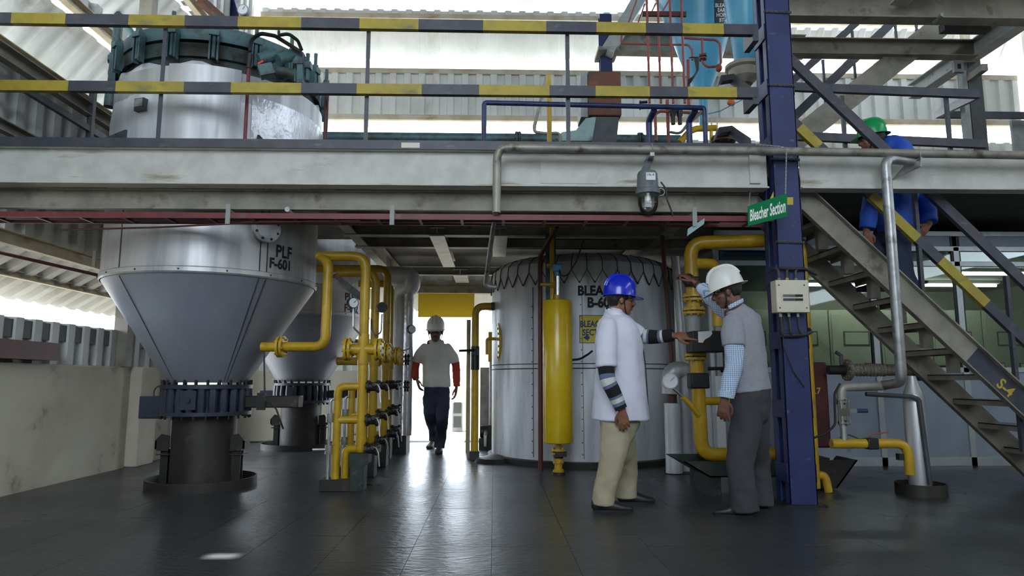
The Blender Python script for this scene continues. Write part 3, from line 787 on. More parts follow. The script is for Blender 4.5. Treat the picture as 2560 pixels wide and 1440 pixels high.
# ================================================================== STAIRS
YA, YB3 = 5.68, 6.42
st = thing('staircase', 'steel staircase descending to the right from the platform', 'stairs', (4.5, 6.0, 0))
slope = (W(1990, 490, YA) - W(2447, 950, YA))
pA = W(2311, 820, YA); pB = W(2556, 1049, YA); dirA = (pB - pA).normalized(); dirA.y = 0
def stringer(y, name):
    off = Vector((0, y - YA, 0))
    a = pA - dirA * 1.95 + off; b = pA + dirA * ((pA.z) / -dirA.z) + off
    nrm = Vector((-dirA.z, 0, dirA.x)); nrm = nrm if nrm.z > 0 else -nrm
    h = .20
    a, b = a + nrm * h / 2, b + nrm * h / 2
    return MB().chan(a, b, .06, h, .01, up=nrm, flip=-1 if y == YA else 1).build('stringer', 'dusty_steel', st)
stringer(YA, 'stringer'); stringer(YB3, 'stringer')
zt = 0.0
nst = 13
tot = ZD
for k in range(nst):
    z = tot * (k + .55) / nst + .02
    s_ = (z - .10 - pA.z) / dirA.z; x = (pA + dirA * s_).x + .10
    if x > 6: continue
    mb = MB(); mb.bb(x - .13, x + .13, YA + .012, YB3 - .012, z - .008, z); mb.bb(x - .13, x - .122, YA + .012, YB3 - .012, z - .05, z); mb.bb(x + .122, x + .13, YA + .012, YB3 - .012, z - .05, z)
    mb.build('tread', 'dusty_steel', st)
    if k > 4: MB().bb(x + .03, x + .12, YA + .3, YA + .36, z - .21, z - .008).build('tread_bracket', 'dusty_steel', st)
# handrails on the near stringer
def seg_rail(P, spans, name, w=.045, h=.085):
    mb = MB()
    L = [Vector(p) for p in P]
    for i, (a, b, m) in enumerate(spans):
        mb.bar(L[0].lerp(L[1], a), L[0].lerp(L[1], b), w, h, up=(0, 0, 1), mi=m)
    return mb.build(name, ['rail_black', 'rail_yellow'], st, smooth=0)
yr = YA + .06
seg_rail((W(1950, 125, yr), W(2600, 745, yr)), ((0, 1.42, 0),), 'top_rail')
A0, A1 = W(1955, 280, yr), W(2600, 888, yr)
fr = lambda u: (u - 1955) / 645
seg_rail((A0, A1), ((0, fr(1998), 0), (fr(1998), fr(2050), 1), (fr(2050), fr(2182), 0), (fr(2182), fr(2298), 1), (fr(2298), fr(2355), 0), (fr(2355), fr(2468), 1), (fr(2468), 1.08, 0), (1.08, 1.22, 1), (1.22, 1.42, 0)), 'mid_rail')
TE = W(1950, 125, yr).lerp(W(2600, 745, yr), 1.40); MB().bb(TE.x - .015, TE.x + .015, yr - .02, yr + .02, .12, TE.z).build('post', 'rail_black', st)
MB().bb(XU(2292, yr, 560) - .015, XU(2292, yr, 560) + .015, yr - .02, yr + .02, ZV(770, yr, 2315), ZV(470, yr, 2290)).build('post', 'rail_black', st)
x = XU(2535, yr, 900); MB().bb(x - .015, x + .015, yr - .02, yr + .02, ZV(1130, yr, 2550), ZV(690, yr, 2530)).build('post', 'rail_black', st)
# dark painted stretch with the number
pS = W(2430, 900, YA - .065); 
nrm = Vector((-dirA.z, 0, dirA.x)); nrm = nrm if nrm.z > 0 else -nrm
mb = MB(); a = W(2433, 895, YA - .062); 
sdist = (a - pA).dot(dirA)
a0 = pA + dirA * sdist + nrm * .01; b0 = a0 + dirA * 1.2
fy = YA - .0615
a0.y = b0.y = YA - .0118
mb.prism([a0, b0, b0 + nrm * .18, a0 + nrm * .18], (0, .0012, 0)); mb.build('dark_paint', 'rail_black', st)
bq = W(2474, 968, YA - .003); down = dirA
text_on(MB(), 'S-4', .13, lambda x, y: Vector((bq.x, YA - .0135, bq.z)) + dirA * (x * .9 + .02) + nrm * (y + .045), .003).build('lettering', 'letter_yellow', st)
# ================================================================== CONTROL ROOM
YP = 7.93
pt = struct(thing('wall_partition', 'aluminium framed glass partition of the control room behind the stairs', 'partition', (5, YP, 0)))
xp0 = 2.62
us = [xp0, XU(2190, YP, 900), XU(2385, YP, 700), XU(2720, YP, 800), 8.2]
us[1] = XU(2196, YP, 950); us[2] = XU(2402, YP, 800) 
zl = ZV(925, YP, 2300); zm = ZV(660, YP, 2300); ztop = ZV(585, YP, 2300); 
def fr_(x0, x1, z0, z1, nm='mullion'): MB().bb(x0, x1, YP - .025, YP + .025, z0, z1).build(nm, 'aluframe', pt, bevel=.003)
for x in us: fr_(x - .035, x + .035, 0, zb0 - .02)
for z, hh in ((.05, .05), (zl, .03), (zm, .03), (ztop, .03), (zb0 - .04, .03)): fr_(us[0], us[-1], z - hh, z + hh, 'transom')
for i in range(4):
    MB().bb(us[i] + .03, us[i + 1] - .03, YP - .008, YP + .008, .1, zl - .03).build('lower_panel', 'partition_panel', pt)
    for z0, z1 in ((zl + .03, zm - .03), (zm + .03, ztop - .03)):
        MB().bb(us[i] + .035, us[i + 1] - .035, YP - .003, YP + .003, z0, z1).build('glass_pane', 'glass', pt)
        for xa in (us[i] + .035, us[i + 1] - .055): MB().bb(xa, xa + .02, YP - .015, YP + .015, z0, z1).build('gasket', 'black', pt)
    MB().bb(us[i] + .03, us[i + 1] - .03, YP - .006, YP + .006, ztop + .03, zb0 - .07).build('top_panel', 'partition_panel', pt)
cr = MB(); cr.bb(xp0 - .06, xp0, YP, YB - .3, 0, 2.5); cr.bb(xp0, 8.2, YB - .35, YB - .3, 0, 2.5); cr.bb(8.2, 8.26, YP, YB - .3, 0, 2.5); cr.bb(xp0, 8.2, YP + .05, YB - .3, 2.44, 2.5)
struct(cr.build('wall_control_room', 'room_wall', smooth=0), 'pale green inner walls of the control room', 'wall')
yc = 10.35
xs_ = [2.75, 3.55, 4.35, 5.15, 5.95, 6.75, 7.55]
names = ['leftmost grey control cabinet behind the glass beside the blue column', 'control cabinet with two square meters seen left of the stair', 'control cabinet behind the partition mullion under the stair', 'control cabinet with indicator lamps seen under the stairs', 'control cabinet behind the striped stair rail', 'control cabinet at the right edge behind the glass', 'control cabinet beyond the right edge of the glass']
for i, x in enumerate(xs_):
    c = thing('control_cabinet', names[i], 'cabinet', (x + .39, yc, 0), 'control room cabinets')
    MB().bb(x, x + .78, yc, yc + .6, 0, 2.05).build('body', 'cabinet_green', c, bevel=.006)
    MB().bb(x + .03, x + .75, yc - .012, yc, .12, 1.98).build('door', 'cabinet_green', c, bevel=.003)
    for k in range(2):
        xx = x + .22 + .34 * k
        MB().bb(xx - .055, xx + .055, yc - .03, yc - .012, 1.12, 1.24).build('meter', 'dark_grey', c)
        MB().bb(xx - .042, xx + .042, yc - .033, yc - .03, 1.135, 1.225).build('meter_face', 'paper', c)
        for d_ in (-.06, .05):
            MB().cyl((xx + d_, yc - .012, .98), (xx + d_, yc - .03, .98), .02, n=12).build('push_button', 'black' if (k + i) % 3 else 'red_lamp', c)
    MB().bb(x + .2, x + .6, yc - .02, yc - .012, 1.5, 1.72).build('name_plate' if i % 2 else 'display_frame', 'dark_grey', c)
    MB().bb(x + .22, x + .58, yc - .024, yc - .02, 1.52, 1.70).build('display', 'cabinet_green', c)
for i, (x, y, lab) in enumerate(((XU(2070, 9.9, 720), 9.9, 'fluorescent tube on the control room ceiling nearest the blue column'), (XU(2215, 9.9, 720), 9.9, 'fluorescent tube on the control room ceiling behind the steel drop pipe'), (XU(2395, 9.9, 720), 9.9, 'fluorescent tube on the control room ceiling behind the striped stair rail'), (XU(2500, 8.8, 660), 8.8, 'fluorescent tube on the control room ceiling at the far right'))):
    tl = thing('ceiling_tube_light', lab, 'lamp', (x, y, 2.4), 'control room tubes')
    MB().bb(x - .62, x + .62, y - .04, y + .04, 2.40, 2.44).build('housing', 'white_paint', tl)
    MB().cyl((x - .58, y, 2.375), (x + .58, y, 2.375), .018, n=12).build('tube', 'tube_light', tl)
dsk = thing('desk', 'dark desk with monitors inside the control room below the stairs', 'desk', (4.9, 8.6, 0))
MB().bb(4.1, 6.4, 8.3, 8.9, .70, .74).build('desk_top', 'dark_grey', dsk); MB().bb(4.12, 4.16, 8.32, 8.88, 0, .7).build('side_panel', 'dark_grey', dsk); MB().bb(6.3, 6.34, 8.32, 8.88, 0, .7).build('side_panel', 'dark_grey', dsk)
for i, (x, lab) in enumerate(((4.35, 'black monitor on the control room desk, left one'), (5.55, 'black monitor on the control room desk, right one'))):
    mo = thing('monitor', lab, 'monitor', (x, 8.5, .74))
    MB().bb(x - .22, x + .22, 8.48, 8.52, .86, 1.16).build('screen', 'black', mo); MB().bb(x - .03, x + .03, 8.5, 8.53, .75, .9).build('neck', 'black', mo); MB().bb(x - .1, x + .1, 8.42, 8.6, .742, .755).build('foot', 'black', mo)
# ================================================================== HELPERS FOR PLANT
def pol(c, r, a, z):
    return Vector((c[0] + r * math.cos(a), c[1] + r * math.sin(a), z))
def flange(mb, p, ax, r, t=.022, bolts=8, br=.011, rb=None, mi=0, bi=0):
    p, ax = Vector(p), Vector(ax).normalized()
    mb.cyl(p - ax * t / 2, p + ax * t / 2, r, n=24, mi=mi)
    x, y, d = frame(ax); rb = rb or r * .82
    for k in range(bolts):
        a = 2 * PI * k / bolts + .2
        q = p + (x * math.cos(a) + y * math.sin(a)) * rb
        mb.cyl(q - ax * (t / 2 + .013), q + ax * (t / 2 + .013), br, n=6, mi=bi)
    return mb
def flange_pair(mb, p, ax, r, gap=.012, **k):
    ax = Vector(ax).normalized()
    flange(mb, Vector(p) - ax * (gap / 2 + .011), ax, r, **k); flange(mb, Vector(p) + ax * (gap / 2 + .011), ax, r, **k)
    return mb
def ang_of(c, R0, u, zed=None, near=True, v=640):
    """azimuth on a vertical cylinder hit by the ray through pixel column u"""
    d = ray(u, v); ox, oy = -c[0], -c[1]
    A = d.x ** 2 + d.y ** 2; B = 2 * (ox * d.x + oy * d.y); C = ox * ox + oy * oy - R0 * R0
    D = max(B * B - 4 * A * C, 0); t = (-B - math.sqrt(D)) / (2 * A)
    return math.atan2(d.y * t + oy, d.x * t + ox), CAMH + d.z * t
def cyl_text(s, size, c, R0, u, v, off=.005, sx=1.0):
    a0, z0 = ang_of(c, R0, u, v=v)
    return text_on(MB(), s, size, lambda x, y: pol(c, R0 + .004, a0 + x / R0, z0 + y), off, sx=sx)
# ================================================================== HOPPER VESSELS
def hopper(c, name, label, RV, upper):
    t = thing('hopper_vessel', label, 'vessel', (c[0], c[1], 0))
    cx, cy = c[0], c[1]
    zc = 1.87; zv1, zv0 = .935, .655; Rn = .385
    ztop = ZD + .02
    MB().lathe([(RV, zc), (RV, ztop + (.78 if upper else .3))], (cx, cy, 0), 64).build('shell', 'alu', t)
    MB().lathe([(Rn * .92, zv1 + .02), (RV - .01, zc)], (cx, cy, 0), 64).build('cone', 'alu_smooth', t)
    MB().lathe([(RV + .001, zc + .0), (RV + .012, zc + .015), (RV + .012, zc + .05), (RV + .001, zc + .06)], (cx, cy, 0), 64).build('seam_band', 'alu', t)
    # vertical sheet seams
    for u in (300, 650, 668):
        if not upper: break
        a, _ = ang_of(c, RV, u, v=640)
        mb = MB()
        mb.bar(pol(c, RV + .002, a, zc + .05), pol(c, RV + .002, a, ztop - .05), .008, .006, up=(math.cos(a), math.sin(a), 0))
        mb.bar(pol(c, Rn * .92 + .003, a, zv1 + .03), pol(c, RV - .004, a, zc - .01), .006, .006, up=(math.cos(a), math.sin(a), 0))
        mb.build('sheet_seam', 'seam', t)
    mb = MB()
    for k in range(16):
        a = 2 * PI * k / 16 + .1
        mb.ell(pol(c, RV + .013, a, zc + .03), .008, nu=8, nv=6)
    mb.build('rivets', 'seam', t)['kind'] = 'stuff'
    # bolted outlet valve
    vb = MB(); vb.lathe([(Rn, zv1 - .035), (Rn + .025, zv1 - .035), (Rn + .025, zv1), (Rn * .5, zv1)], (cx, cy, 0), 40)
    vb.lathe([(Rn * .5, zv0), (Rn + .025, zv0), (Rn + .025, zv0 + .035), (Rn, zv0 + .035)], (cx, cy, 0), 40)
    vb.lathe([(Rn - .05, zv0 + .03), (Rn - .05, zv1 - .03)], (cx, cy, 0), 40)
    vb = vb.build('outlet_valve', 'navy_valve', t)
    mb = MB()
    for k in range(24):
        a = 2 * PI * k / 24
        mb.tube([pol(c, Rn - .018, a, zv0 + .03), pol(c, Rn - .018, a, (zv0 + zv1) / 2), pol(c, Rn - .018, a, zv1 - .03)], .03, 10, rr=[.034, .043, .034])
    mb.build('valve_rib', 'navy_valve', vb)
    mb = MB()
    for k in range(24):
        a = 2 * PI * (k + .5) / 24
        mb.cyl(pol(c, Rn + .004, a, zv1), pol(c, Rn + .004, a, zv1 + .045), .013, n=6)
        mb.cyl(pol(c, Rn + .004, a, zv0 - .03), pol(c, Rn + .004, a, zv0), .012, n=6)
    mb.build('valve_bolt', 'black_steel', vb)
    a, _ = ang_of(c, Rn, c_u(c, 473 if upper else 730), v=1005)
    q = pol(c, Rn + .01, a, .80); rx = Vector((math.cos(a), math.sin(a), 0))
    MB().box(q, (.05, .14, .17), Matrix.Rotation(a, 3, 'Z')).build('valve_bonnet', 'navy_valve', vb)
    MB().cyl(q + rx * .02, q + rx * .05, .028, n=16).build('bonnet_plug', 'navy_valve', vb)
    # actuator arms both sides
    MB().bb(cx - Rn - .22, cx - Rn + .02, cy - .06, cy + .08, .62, .83).build('left_actuator', 'navy_valve', t, bevel=.01)
    MB().bb(cx + Rn - .02, cx + Rn + .50, cy - .08, cy + .10, .72, .83).build('right_actuator', 'black_steel', t, bevel=.01)
    MB().bb(cx + Rn + .12, cx + Rn + .2, cy - .1, cy - .08, .7, .86).build('actuator_plate', 'black_steel', t)
    # pedestal, lugs, tray
    MB().lathe([(.285, .0), (.285, zv0 - .0)], (cx, cy, 0), 40).build('pedestal', 'soot', t)
    for s in (-1, 1):
        mb = MB(); x = cx + s * .335
        mb.bb(x - .055, x + .055, cy - .11, cy + .05, .33, .345)
        mb.prism([(x - s * .055, cy - .10, .345), (x + s * .075, cy - .10, .345), (x + s * .075, cy - .10, .42), (x + s * .02, cy - .10, .485), (x - s * .055, cy - .10, .47)], (0, .014, 0))
        mb.bb(x + s * .06, x + s * .075, cy - .1, cy + .05, .345, .42)
        mb.build('support_lug', 'black_steel', t)
        MB().ibeam((x, cy - .03, 0), (x, cy - .03, .33), .07, .07, .01, up=(0, 1, 0)).build('support_leg', 'black_steel', t)
        MB().bb(x - .06, x + .06, cy - .1, cy + .04, .29, .302).build('leg_plate', 'black_steel', t)
    rt = .485 if upper else .54
    MB().lathe([(rt - .012, .0), (rt, .0), (rt, .085), (rt - .012, .085), (rt - .012, .0)], (cx, cy, 0), 48).build('drip_tray', 'soot', t)
    MB().lathe([(.28, .0), (rt - .005, .0), (rt - .005, .008), (.28, .008)], (cx, cy, 0), 48).build('tray_floor', 'soot', t)
    return t
def c_u(c, u): return u
pm('alu_smooth', srgb(166, 171, 182), srgb(152, 157, 170), rough=.42, metal=.45, scale=1.2, st=(1, 1, .3), r2=.5, bump=.03, bscale=3)
RV1 = .955
h1 = hopper(V1, 'h1', 'large aluminium clad hopper vessel in front, lettered PLF F-601', RV1, True)
h2 = hopper(V2, 'h2', 'second hopper vessel half hidden behind the yellow pipes', .93, False)
mb = cyl_text('PLF', .155, V1, RV1, 688, 641, .004, .82); mb.build('lettering', 'letter_black', h1)
cyl_text('F-601', .125, V1, RV1, 672, 668, .005, .86).build('lettering', 'letter_black', h1)
cyl_text('PLF', .15, V2, .93, 862, 750, .004, .8).build('lettering', 'letter_black', h2)
cyl_text('F-602', .15, V2, .93, 860, 778, .004, .8).build('lettering', 'letter_black', h2)
# blind flange port
a, z = ang_of(V1, RV1, 657, v=573); rx = Vector((math.cos(a), math.sin(a), 0)); q = pol(V1, RV1, a, z)
fb = MB().cyl(q, q + rx * .09, .10, n=24); fb.cyl(q + rx * .05, q + rx * .085, .128, n=32); fb = fb.build('port_flange', 'galv', h1)
mb = MB(); x, y, d = frame(rx)
for k in range(8):
    aa = 2 * PI * (k + .5) / 8; p = q + rx * .085 + (x * math.cos(aa) + y * math.sin(aa)) * .105; mb.cyl(p, p + rx * .012, .011, n=6)
mb.build('port_bolt', 'black_steel', fb)
# upper jacket with a ragged top edge, teal clamp ring and lid
zj0 = ZD + .03; zjt = ZV(150, V1.y - RV1, 500)
mb = MB(); n = 72; prof = []
vs = []; fs = []
for j in range(n):
    a = 2 * PI * j / n
    top = zjt + .025 * math.sin(a * 12) + .015 * math.sin(a * 5 + 1) - (.13 * max(0, math.cos(a - R(-40))) ** 8)
    for zz, rr in ((zj0, RV1 + .012), ((zj0 + top) / 2, RV1 + .014), (top, RV1 - .03)): vs.append(pol(V1, rr, a, zz))
for j in range(n):
    for k in range(2):
        i0 = j * 3 + k; i1 = ((j + 1) % n) * 3 + k; fs.append((i0, i1, i1 + 1, i0 + 1))
mb.add(vs, fs); uj = mb.build('jacket', 'alu_jacket' if False else 'alu_rough', h1)
aa0, _ = ang_of(V1, RV1, 630, v=250); aa1 = aa0 + 1.15
MB().lathe([(RV1 + .018, zj0), (RV1 + .020, zj0 + .3), (RV1 + .016, zjt - .25)], V1, 20, a0=aa0, a1=aa1).build('crumpled_sheet', 'alu_crumple', h1)
MB().lathe([(RV1 + .016, zj0), (RV1 + .018, zjt - .04)], V1, 14, a0=ang_of(V1, RV1, 420, v=250)[0], a1=ang_of(V1, RV1, 600, v=250)[0]).build('overlap_sheet', 'alu', h1)
zr0 = zjt - .01; zr1 = ZV(108, V1.y - RV1, 500); zr2 = ZV(60, V1.y - RV1, 500)
MB().lathe([(RV1 - .09, zr0 - .12), (RV1 - .06, zr0 + .06), (RV1 - .02, zr0 + .06), (RV1 - .02, zr1 + .02), (RV1 - .09, zr1 + .02), (RV1 - .09, zr1 + .04), (RV1 - .02, zr1 + .05), (RV1 - .02, zr2), (RV1 - .2, zr2 + .1), (RV1 - .5, zr2 + .2), (0, zr2 + .25)], V1, 64, mis=[0, 0, 0, 0, 0, 0, 1, 1, 1, 1]).build('clamp_ring', ['teal_dirty', 'teal'], h1)
for k in range(18):
    a = 2 * PI * k / 18 + R(6); rx = Vector((math.cos(a), math.sin(a), 0)); Mz = Matrix.Rotation(a, 3, 'Z')
    mb = MB()
    for s in (-1, 1): mb.box(pol(V1, RV1 + .03, a, (zr0 + .1 + zr1) / 2) + Vector((-math.sin(a), math.cos(a), 0)) * s * .033, (.06, .014, zr1 - zr0 + .08), Mz)
    mb.box(pol(V1, RV1 + .04, a, zr1 + .09), (.07, .085, .05), Mz)
    mb.cyl(pol(V1, RV1 + .04, a, zr0 + .03), pol(V1, RV1 + .04, a, zr2 + .09), .018, n=10); mb.cyl(pol(V1, RV1 + .04, a, zr1 + .11), pol(V1, RV1 + .04, a, zr1 + .15), .03, n=6)
    mb.build('clamp_bolt', 'teal', h1)
# support brackets on the deck
for u0, s in ((268, -1), (690, 1)):
    a, _ = ang_of(V1, RV1, 300 if s < 0 else 680, v=320)
    mb = MB(); q = pol(V1, RV1, a, 0); rx = Vector((math.cos(a), math.sin(a), 0)); ty = Vector((-rx.y, rx.x, 0))
    for o in (-.14, .14):
        b0 = q + ty * o + Vector((0, 0, ZD + .06)); mb.prism([b0 - rx * .05, b0 + rx * .24, b0 + rx * .24 + Vector((0, 0, .03)), b0 + rx * .02 + Vector((0, 0, .2)), b0 - rx * .05 + Vector((0, 0, .2))], ty * .014)
    mb.box(q + rx * .12 + Vector((0, 0, ZD + .05)), (.3, .36, .03), Matrix.Rotation(a, 3, 'Z'))
    mb.build('deck_bracket', 'pale_blue_steel', h1) if 'pale_blue_steel' in M else mb.build('deck_bracket', 'teal_dirty', h1)
a, z = ang_of(V1, RV1 + .02, 355, v=264); q = pol(V1, RV1 + .03, a, z)
MB().box(q, (.05, .10, .11), Matrix.Rotation(a, 3, 'Z')).build('name_plate', 'dark_grey', h1); MB().box(q + Vector((0, 0, .012)), (.06, .085, .07), Matrix.Rotation(a, 3, 'Z')).build('plate_face', 'galv', h1)
# teal vent pipe on the left
mb = MB(); p = W(296, 60, 6.3); q = W(276, 262, 6.3)
mb.cyl((p.x, 6.3, p.z), (p.x, 6.3, ZV(185, 6.3, 290)), .042); mb.cyl((p.x, 6.3, ZV(188, 6.3, 290)), (p.x, 6.3, ZV(180, 6.3, 290)), .055); mb.cyl((p.x, 6.3, ZV(188, 6.3, 290)), (p.x - .01, 6.3, ZV(240, 6.3, 285)), .034)
mb.cyl((p.x - .015, 6.3, ZV(268, 6.3, 280)), (p.x - .012, 6.3, ZV(238, 6.3, 280)), .055); mb.build('vent_pipe', 'teal', h1)
# ---- lid actuator on the front right of the ring
ac = thing('lid_actuator', 'teal hydraulic lid actuator with black hoses beside the hopper lid', 'actuator', W(700, 200, 5.8))
YA2 = 5.62
MB().cyl(W(648, 150, YA2), W(690, 138, YA2 + .05), .055, n=20).build('ram_body', 'teal', ac)
MB().box(W(666, 178, YA2 - .02), (.12, .1, .10), Euler((0, R(-20), R(15))).to_matrix()).build('terminal_box', 'teal', ac, bevel=.004)
MB().cyl(W(695, 150, YA2), W(740, 135, YA2 + .1), .05, n=20).build('ram_head', 'teal', ac)
MB().cyl(W(690, 178, YA2), W(735, 186, YA2 + .05), .045, n=20).build('ram_head', 'teal_dirty', ac)
MB().box(W(748, 150, YA2 + .1), (.09, .09, .11)).build('bracket', 'teal', ac, bevel=.004)
MB().bar(W(752, 210, YA2 + .1), W(752, 150, YA2 + .1), .05, .07).build('bracket_leg', 'teal', ac)
MB().cyl(W(768, 202, YA2 + .15), W(770, 135, YA2 + .15), .018, n=10).build('bolt', 'teal', ac); MB().box(W(769, 165, YA2 + .15), (.07, .07, .06)).build('nut', 'teal', ac)
MB().cyl(W(697, 95, YA2 + .05), W(697, 77, YA2 + .05), .012, n=10).build('spindle', 'black_steel', ac)
MB().tube([W(625, 128, YA2), W(628, 100, YA2), W(650, 83, YA2), W(688, 90, YA2), W(720, 110, YA2), W(752, 130, YA2)], .017, 10, bend=.08).build('hose', 'black_rubber', ac)
MB().tube([W(698, 88, YA2 + .04), W(722, 84, YA2 + .04), W(745, 102, YA2 + .04), W(754, 125, YA2 + .04)], .015, 10, bend=.08).build('hose', 'black_rubber', ac)
MB().cyl(W(622, 170, YA2), W(626, 135, YA2), .022, n=12).build('coupling', 'black_steel', ac)
MB().box(W(652, 157, YA2 - .07), (.05, .02, .018), Euler((0, R(-30), 0)).to_matrix()).build('red_tag', 'red_lamp', ac)
p = W(622, 172, 5.6); MB().cyl((p.x, 5.6, ZD + .05), (p.x, 5.6, p.z), .015).build('feed_pipe', 'maroon', ac)
p = W(817, 240, 5.62); tag(MB().cyl((p.x, 5.62, ZD + .03), (p.x, 5.62, ZV(236, 5.62, 820)), .018).build('conduit', 'maroon_dark'), 'dark red upright conduit right of the hopper jacket behind the rails', 'pipe')
ga = thing('pressure_gauge', 'small round pressure gauge above the striped top rail', 'gauge', W(607, 25, 6.4)); p = W(607, 24, 6.4)
MB().cyl(p, p + Vector((0, .05, 0)), .057, n=28).build('case', 'grey_paint', ga); MB().cyl(p + Vector((0, -.003, 0)), p, .047, n=28).build('dial', 'paper', ga); MB().cyl((p.x, p.y + .025, zr2 + .1), (p.x, p.y + .025, p.z + .14), .01).build('stem', 'steel', ga)
MB().bar(p + Vector((0, -.005, 0)), p + Vector((.02, -.005, .035)), .004, .003).build('needle', 'black', ga)
# cables at the hopper valve
tag(MB().tube([W(660, 880, 6.25), W(662, 1000, 6.2), W(690, 1020, 6.15), W(700, 1050, 6.15), W(708, 1072, 6.2)], .008, 8, bend=.08).build('valve_cable', 'cable'), 'black cable hanging from the hopper nozzle to the outlet valve', 'cable')
tag(MB().tube([W(385, 1010, 6.4), W(385, 975, 6.4), W(398, 962, 6.4), W(410, 985, 6.4)], .007, 8, bend=.06).build('sensor_cable', 'cable'), 'thin looped cable on the left actuator of the front hopper', 'cable')
# ================================================================== YELLOW PIPES
def lever(mb, p, d, L, mi=0, drop=.3):
    """flat lever handle"""
    p, d = Vector(p), Vector(d).normalized()
    mb.tube([p, p + d * .03, p + d * .06 - Vector((0, 0, .04)), p + d * .075 - Vector((0, 0, L))], .008, 6, bend=.02, mi=mi)
    return mb
def valve_at(t, p, handle='steel', lv=True):
    p = Vector(p)
    mb = MB().cyl(p + Vector((-.05, 0, 0)), p + Vector((.05, 0, 0)), .042, n=14); flange(mb, p + Vector((-.045, 0, 0)), (1, 0, 0), .058, .014, 6, .007); flange(mb, p + Vector((.045, 0, 0)), (1, 0, 0), .058, .014, 6, .007)
    mb.cyl(p, p + Vector((.02, -.07, .02)), .02, n=10)
    v = mb.build('valve', 'black_steel', t)
    if lv: lever(MB(), p + Vector((.03, -.075, .02)), (.6, -.4, 0), .16).build('lever', handle, v)
    return v
def manifold(x, y, ztop, label, scale=1.0, twin=True, lefttop=None, r=.046, legs=(.36, .62, .92)):
    t = thing('pipe_manifold', label, 'pipe', (x, y, 0), 'yellow pipe manifolds along the aisle')
    zb_ = .36
    mb = MB().tube([lefttop or (x - .42, y, ztop), (x, y, ztop), (x, y, zb_)], r, 16, bend=.13)
    mb.ell((x, y, zb_), (r, r, r))
    mb.build('riser', 'yellow', t)
    # flanged cross
    zc = 1.26
    fm = MB().cyl((x - .15, y, zc), (x + .15, y, zc), .05, n=16); fm.cyl((x, y, zc - .14), (x, y, zc + .14), r * 1.15, n=16)
    fm = fm.build('cross_tee', 'yellow', t)
    for s in (-1, 1):
        flange_pair(MB(), (x + s * .14, y, zc), (1, 0, 0), .105, bolts=8, bi=0, br=.013).build('flange', 'yellow', fm)
    if twin:
        xl = x - .22; xl2 = x - .16
        MB().tube([(x, y, legs[2]), (xl, y, legs[2]), (xl, y, .06)], .036, 14, bend=.07).build('drain_pipe', 'yellow', t)
        MB().tube([(x, y, legs[1]), (xl, y, legs[1])], .034, 14).build('branch', 'yellow', t)
        MB().tube([(x, y, legs[0]), (xl + .075, y + .05, legs[0]), (xl + .075, y + .05, .06)], .034, 14, bend=.06).build('drain_pipe', 'yellow', t)
        th = MB().tube([(xl, y, .82), (xl - .06, y - .03, .80), (xl - .06, y - .03, .06)], .014, 10, bend=.03).build('trap_line', 'galv', t)
        for z in (.64, .36):
            MB().cyl((xl - .06, y - .03, z - .04), (xl - .06, y - .03, z + .04), .034, n=8).build('union', 'galv', th)
        MB().tube([(xl - .06, y - .03, .36), (xl - .2, y - .05, .36)], .013, 8).build('side_nipple', 'galv', t)
        MB().bb(xl - .12, x + .04, y - .09, y + .12, 0, .10).build('drip_box', 'black_steel', t, bevel=.006)
    for z in legs: valve_at(t, (x + .10, y, z + .0))
    s = MB(); s.prism([(x - .075, y - .10, 0), (x + .045, y - .10, 0), (x + .05, y - .10, .22), (x + .085, y - .10, .24), (x + .085, y - .10, .33), (x - .085, y - .10, .33), (x - .085, y - .10, .22), (x - .07, y - .10, .20)], (0, .2, 0)); s.build('support_block', 'green_black', t, bevel=.004)
    return t
mx = XU(908, 6.35, 900)
zt1 = ZV(641, 6.35, 900)
m1 = manifold(mx, 6.35, zt1, 'nearest yellow pipe manifold, joined to the front hopper', lefttop=(XU(800, 6.45, 645), 6.35, zt1))
# loop from the hopper nozzle up to the first manifold
xn = XU(815, 6.25, 760); zn = ZV(866, 6.25, 760)
an, _ = ang_of(V1, .7, 690, v=866)
lp = MB().tube([(XU(655, 6.35, 866), 6.35, zn), (xn, 6.28, zn), (xn, 6.28, zt1 - .07), (XU(800, 6.4, 640), 6.36, zt1 - .0)], .044, 16, bend=.11)
lp = lp.build('nozzle_loop', 'yellow', m1)
flange_pair(MB(), (XU(703, 6.33, 866), 6.33, zn), (1, -.05, 0), .098, bolts=8).build('flange', 'yellow', lp)
m2 = manifold(mx - .06, 7.25, ZV(682, 7.25, 930), 'second yellow pipe manifold behind the nearest one', twin=True)
m3 = manifold(mx - .07, 8.1, ZV(672, 8.1, 955), 'third yellow pipe manifold farther down the aisle', twin=True, lefttop=(XU(765, 8.1, 672), 8.1, ZV(672, 8.1, 900)))
m4 = manifold(mx - .14, 8.85, ZV(712, 8.95, 985), 'farthest yellow pipe manifold near the silver duct', twin=False)
tag(MB().bar(W(835, 690, 7.6), W(905, 745, 7.9), .06, .06).build('strut_pipe', 'galv'), 'pale diagonal strut behind the first yellow riser', 'strut')
# nozzle of rear hopper
mb = MB().cyl((V2.x + .55, V2.y - .2, 1.25), (V2.x + 1.25, V2.y - .4, 1.25), .06, n=16); flange_pair(mb, (V2.x + .95, V2.y - .31, 1.25), (1, -.28, 0), .11); 
tag(mb.build('rear_nozzle', 'yellow'), 'yellow flanged nozzle on the rear hopper cone', 'pipe')
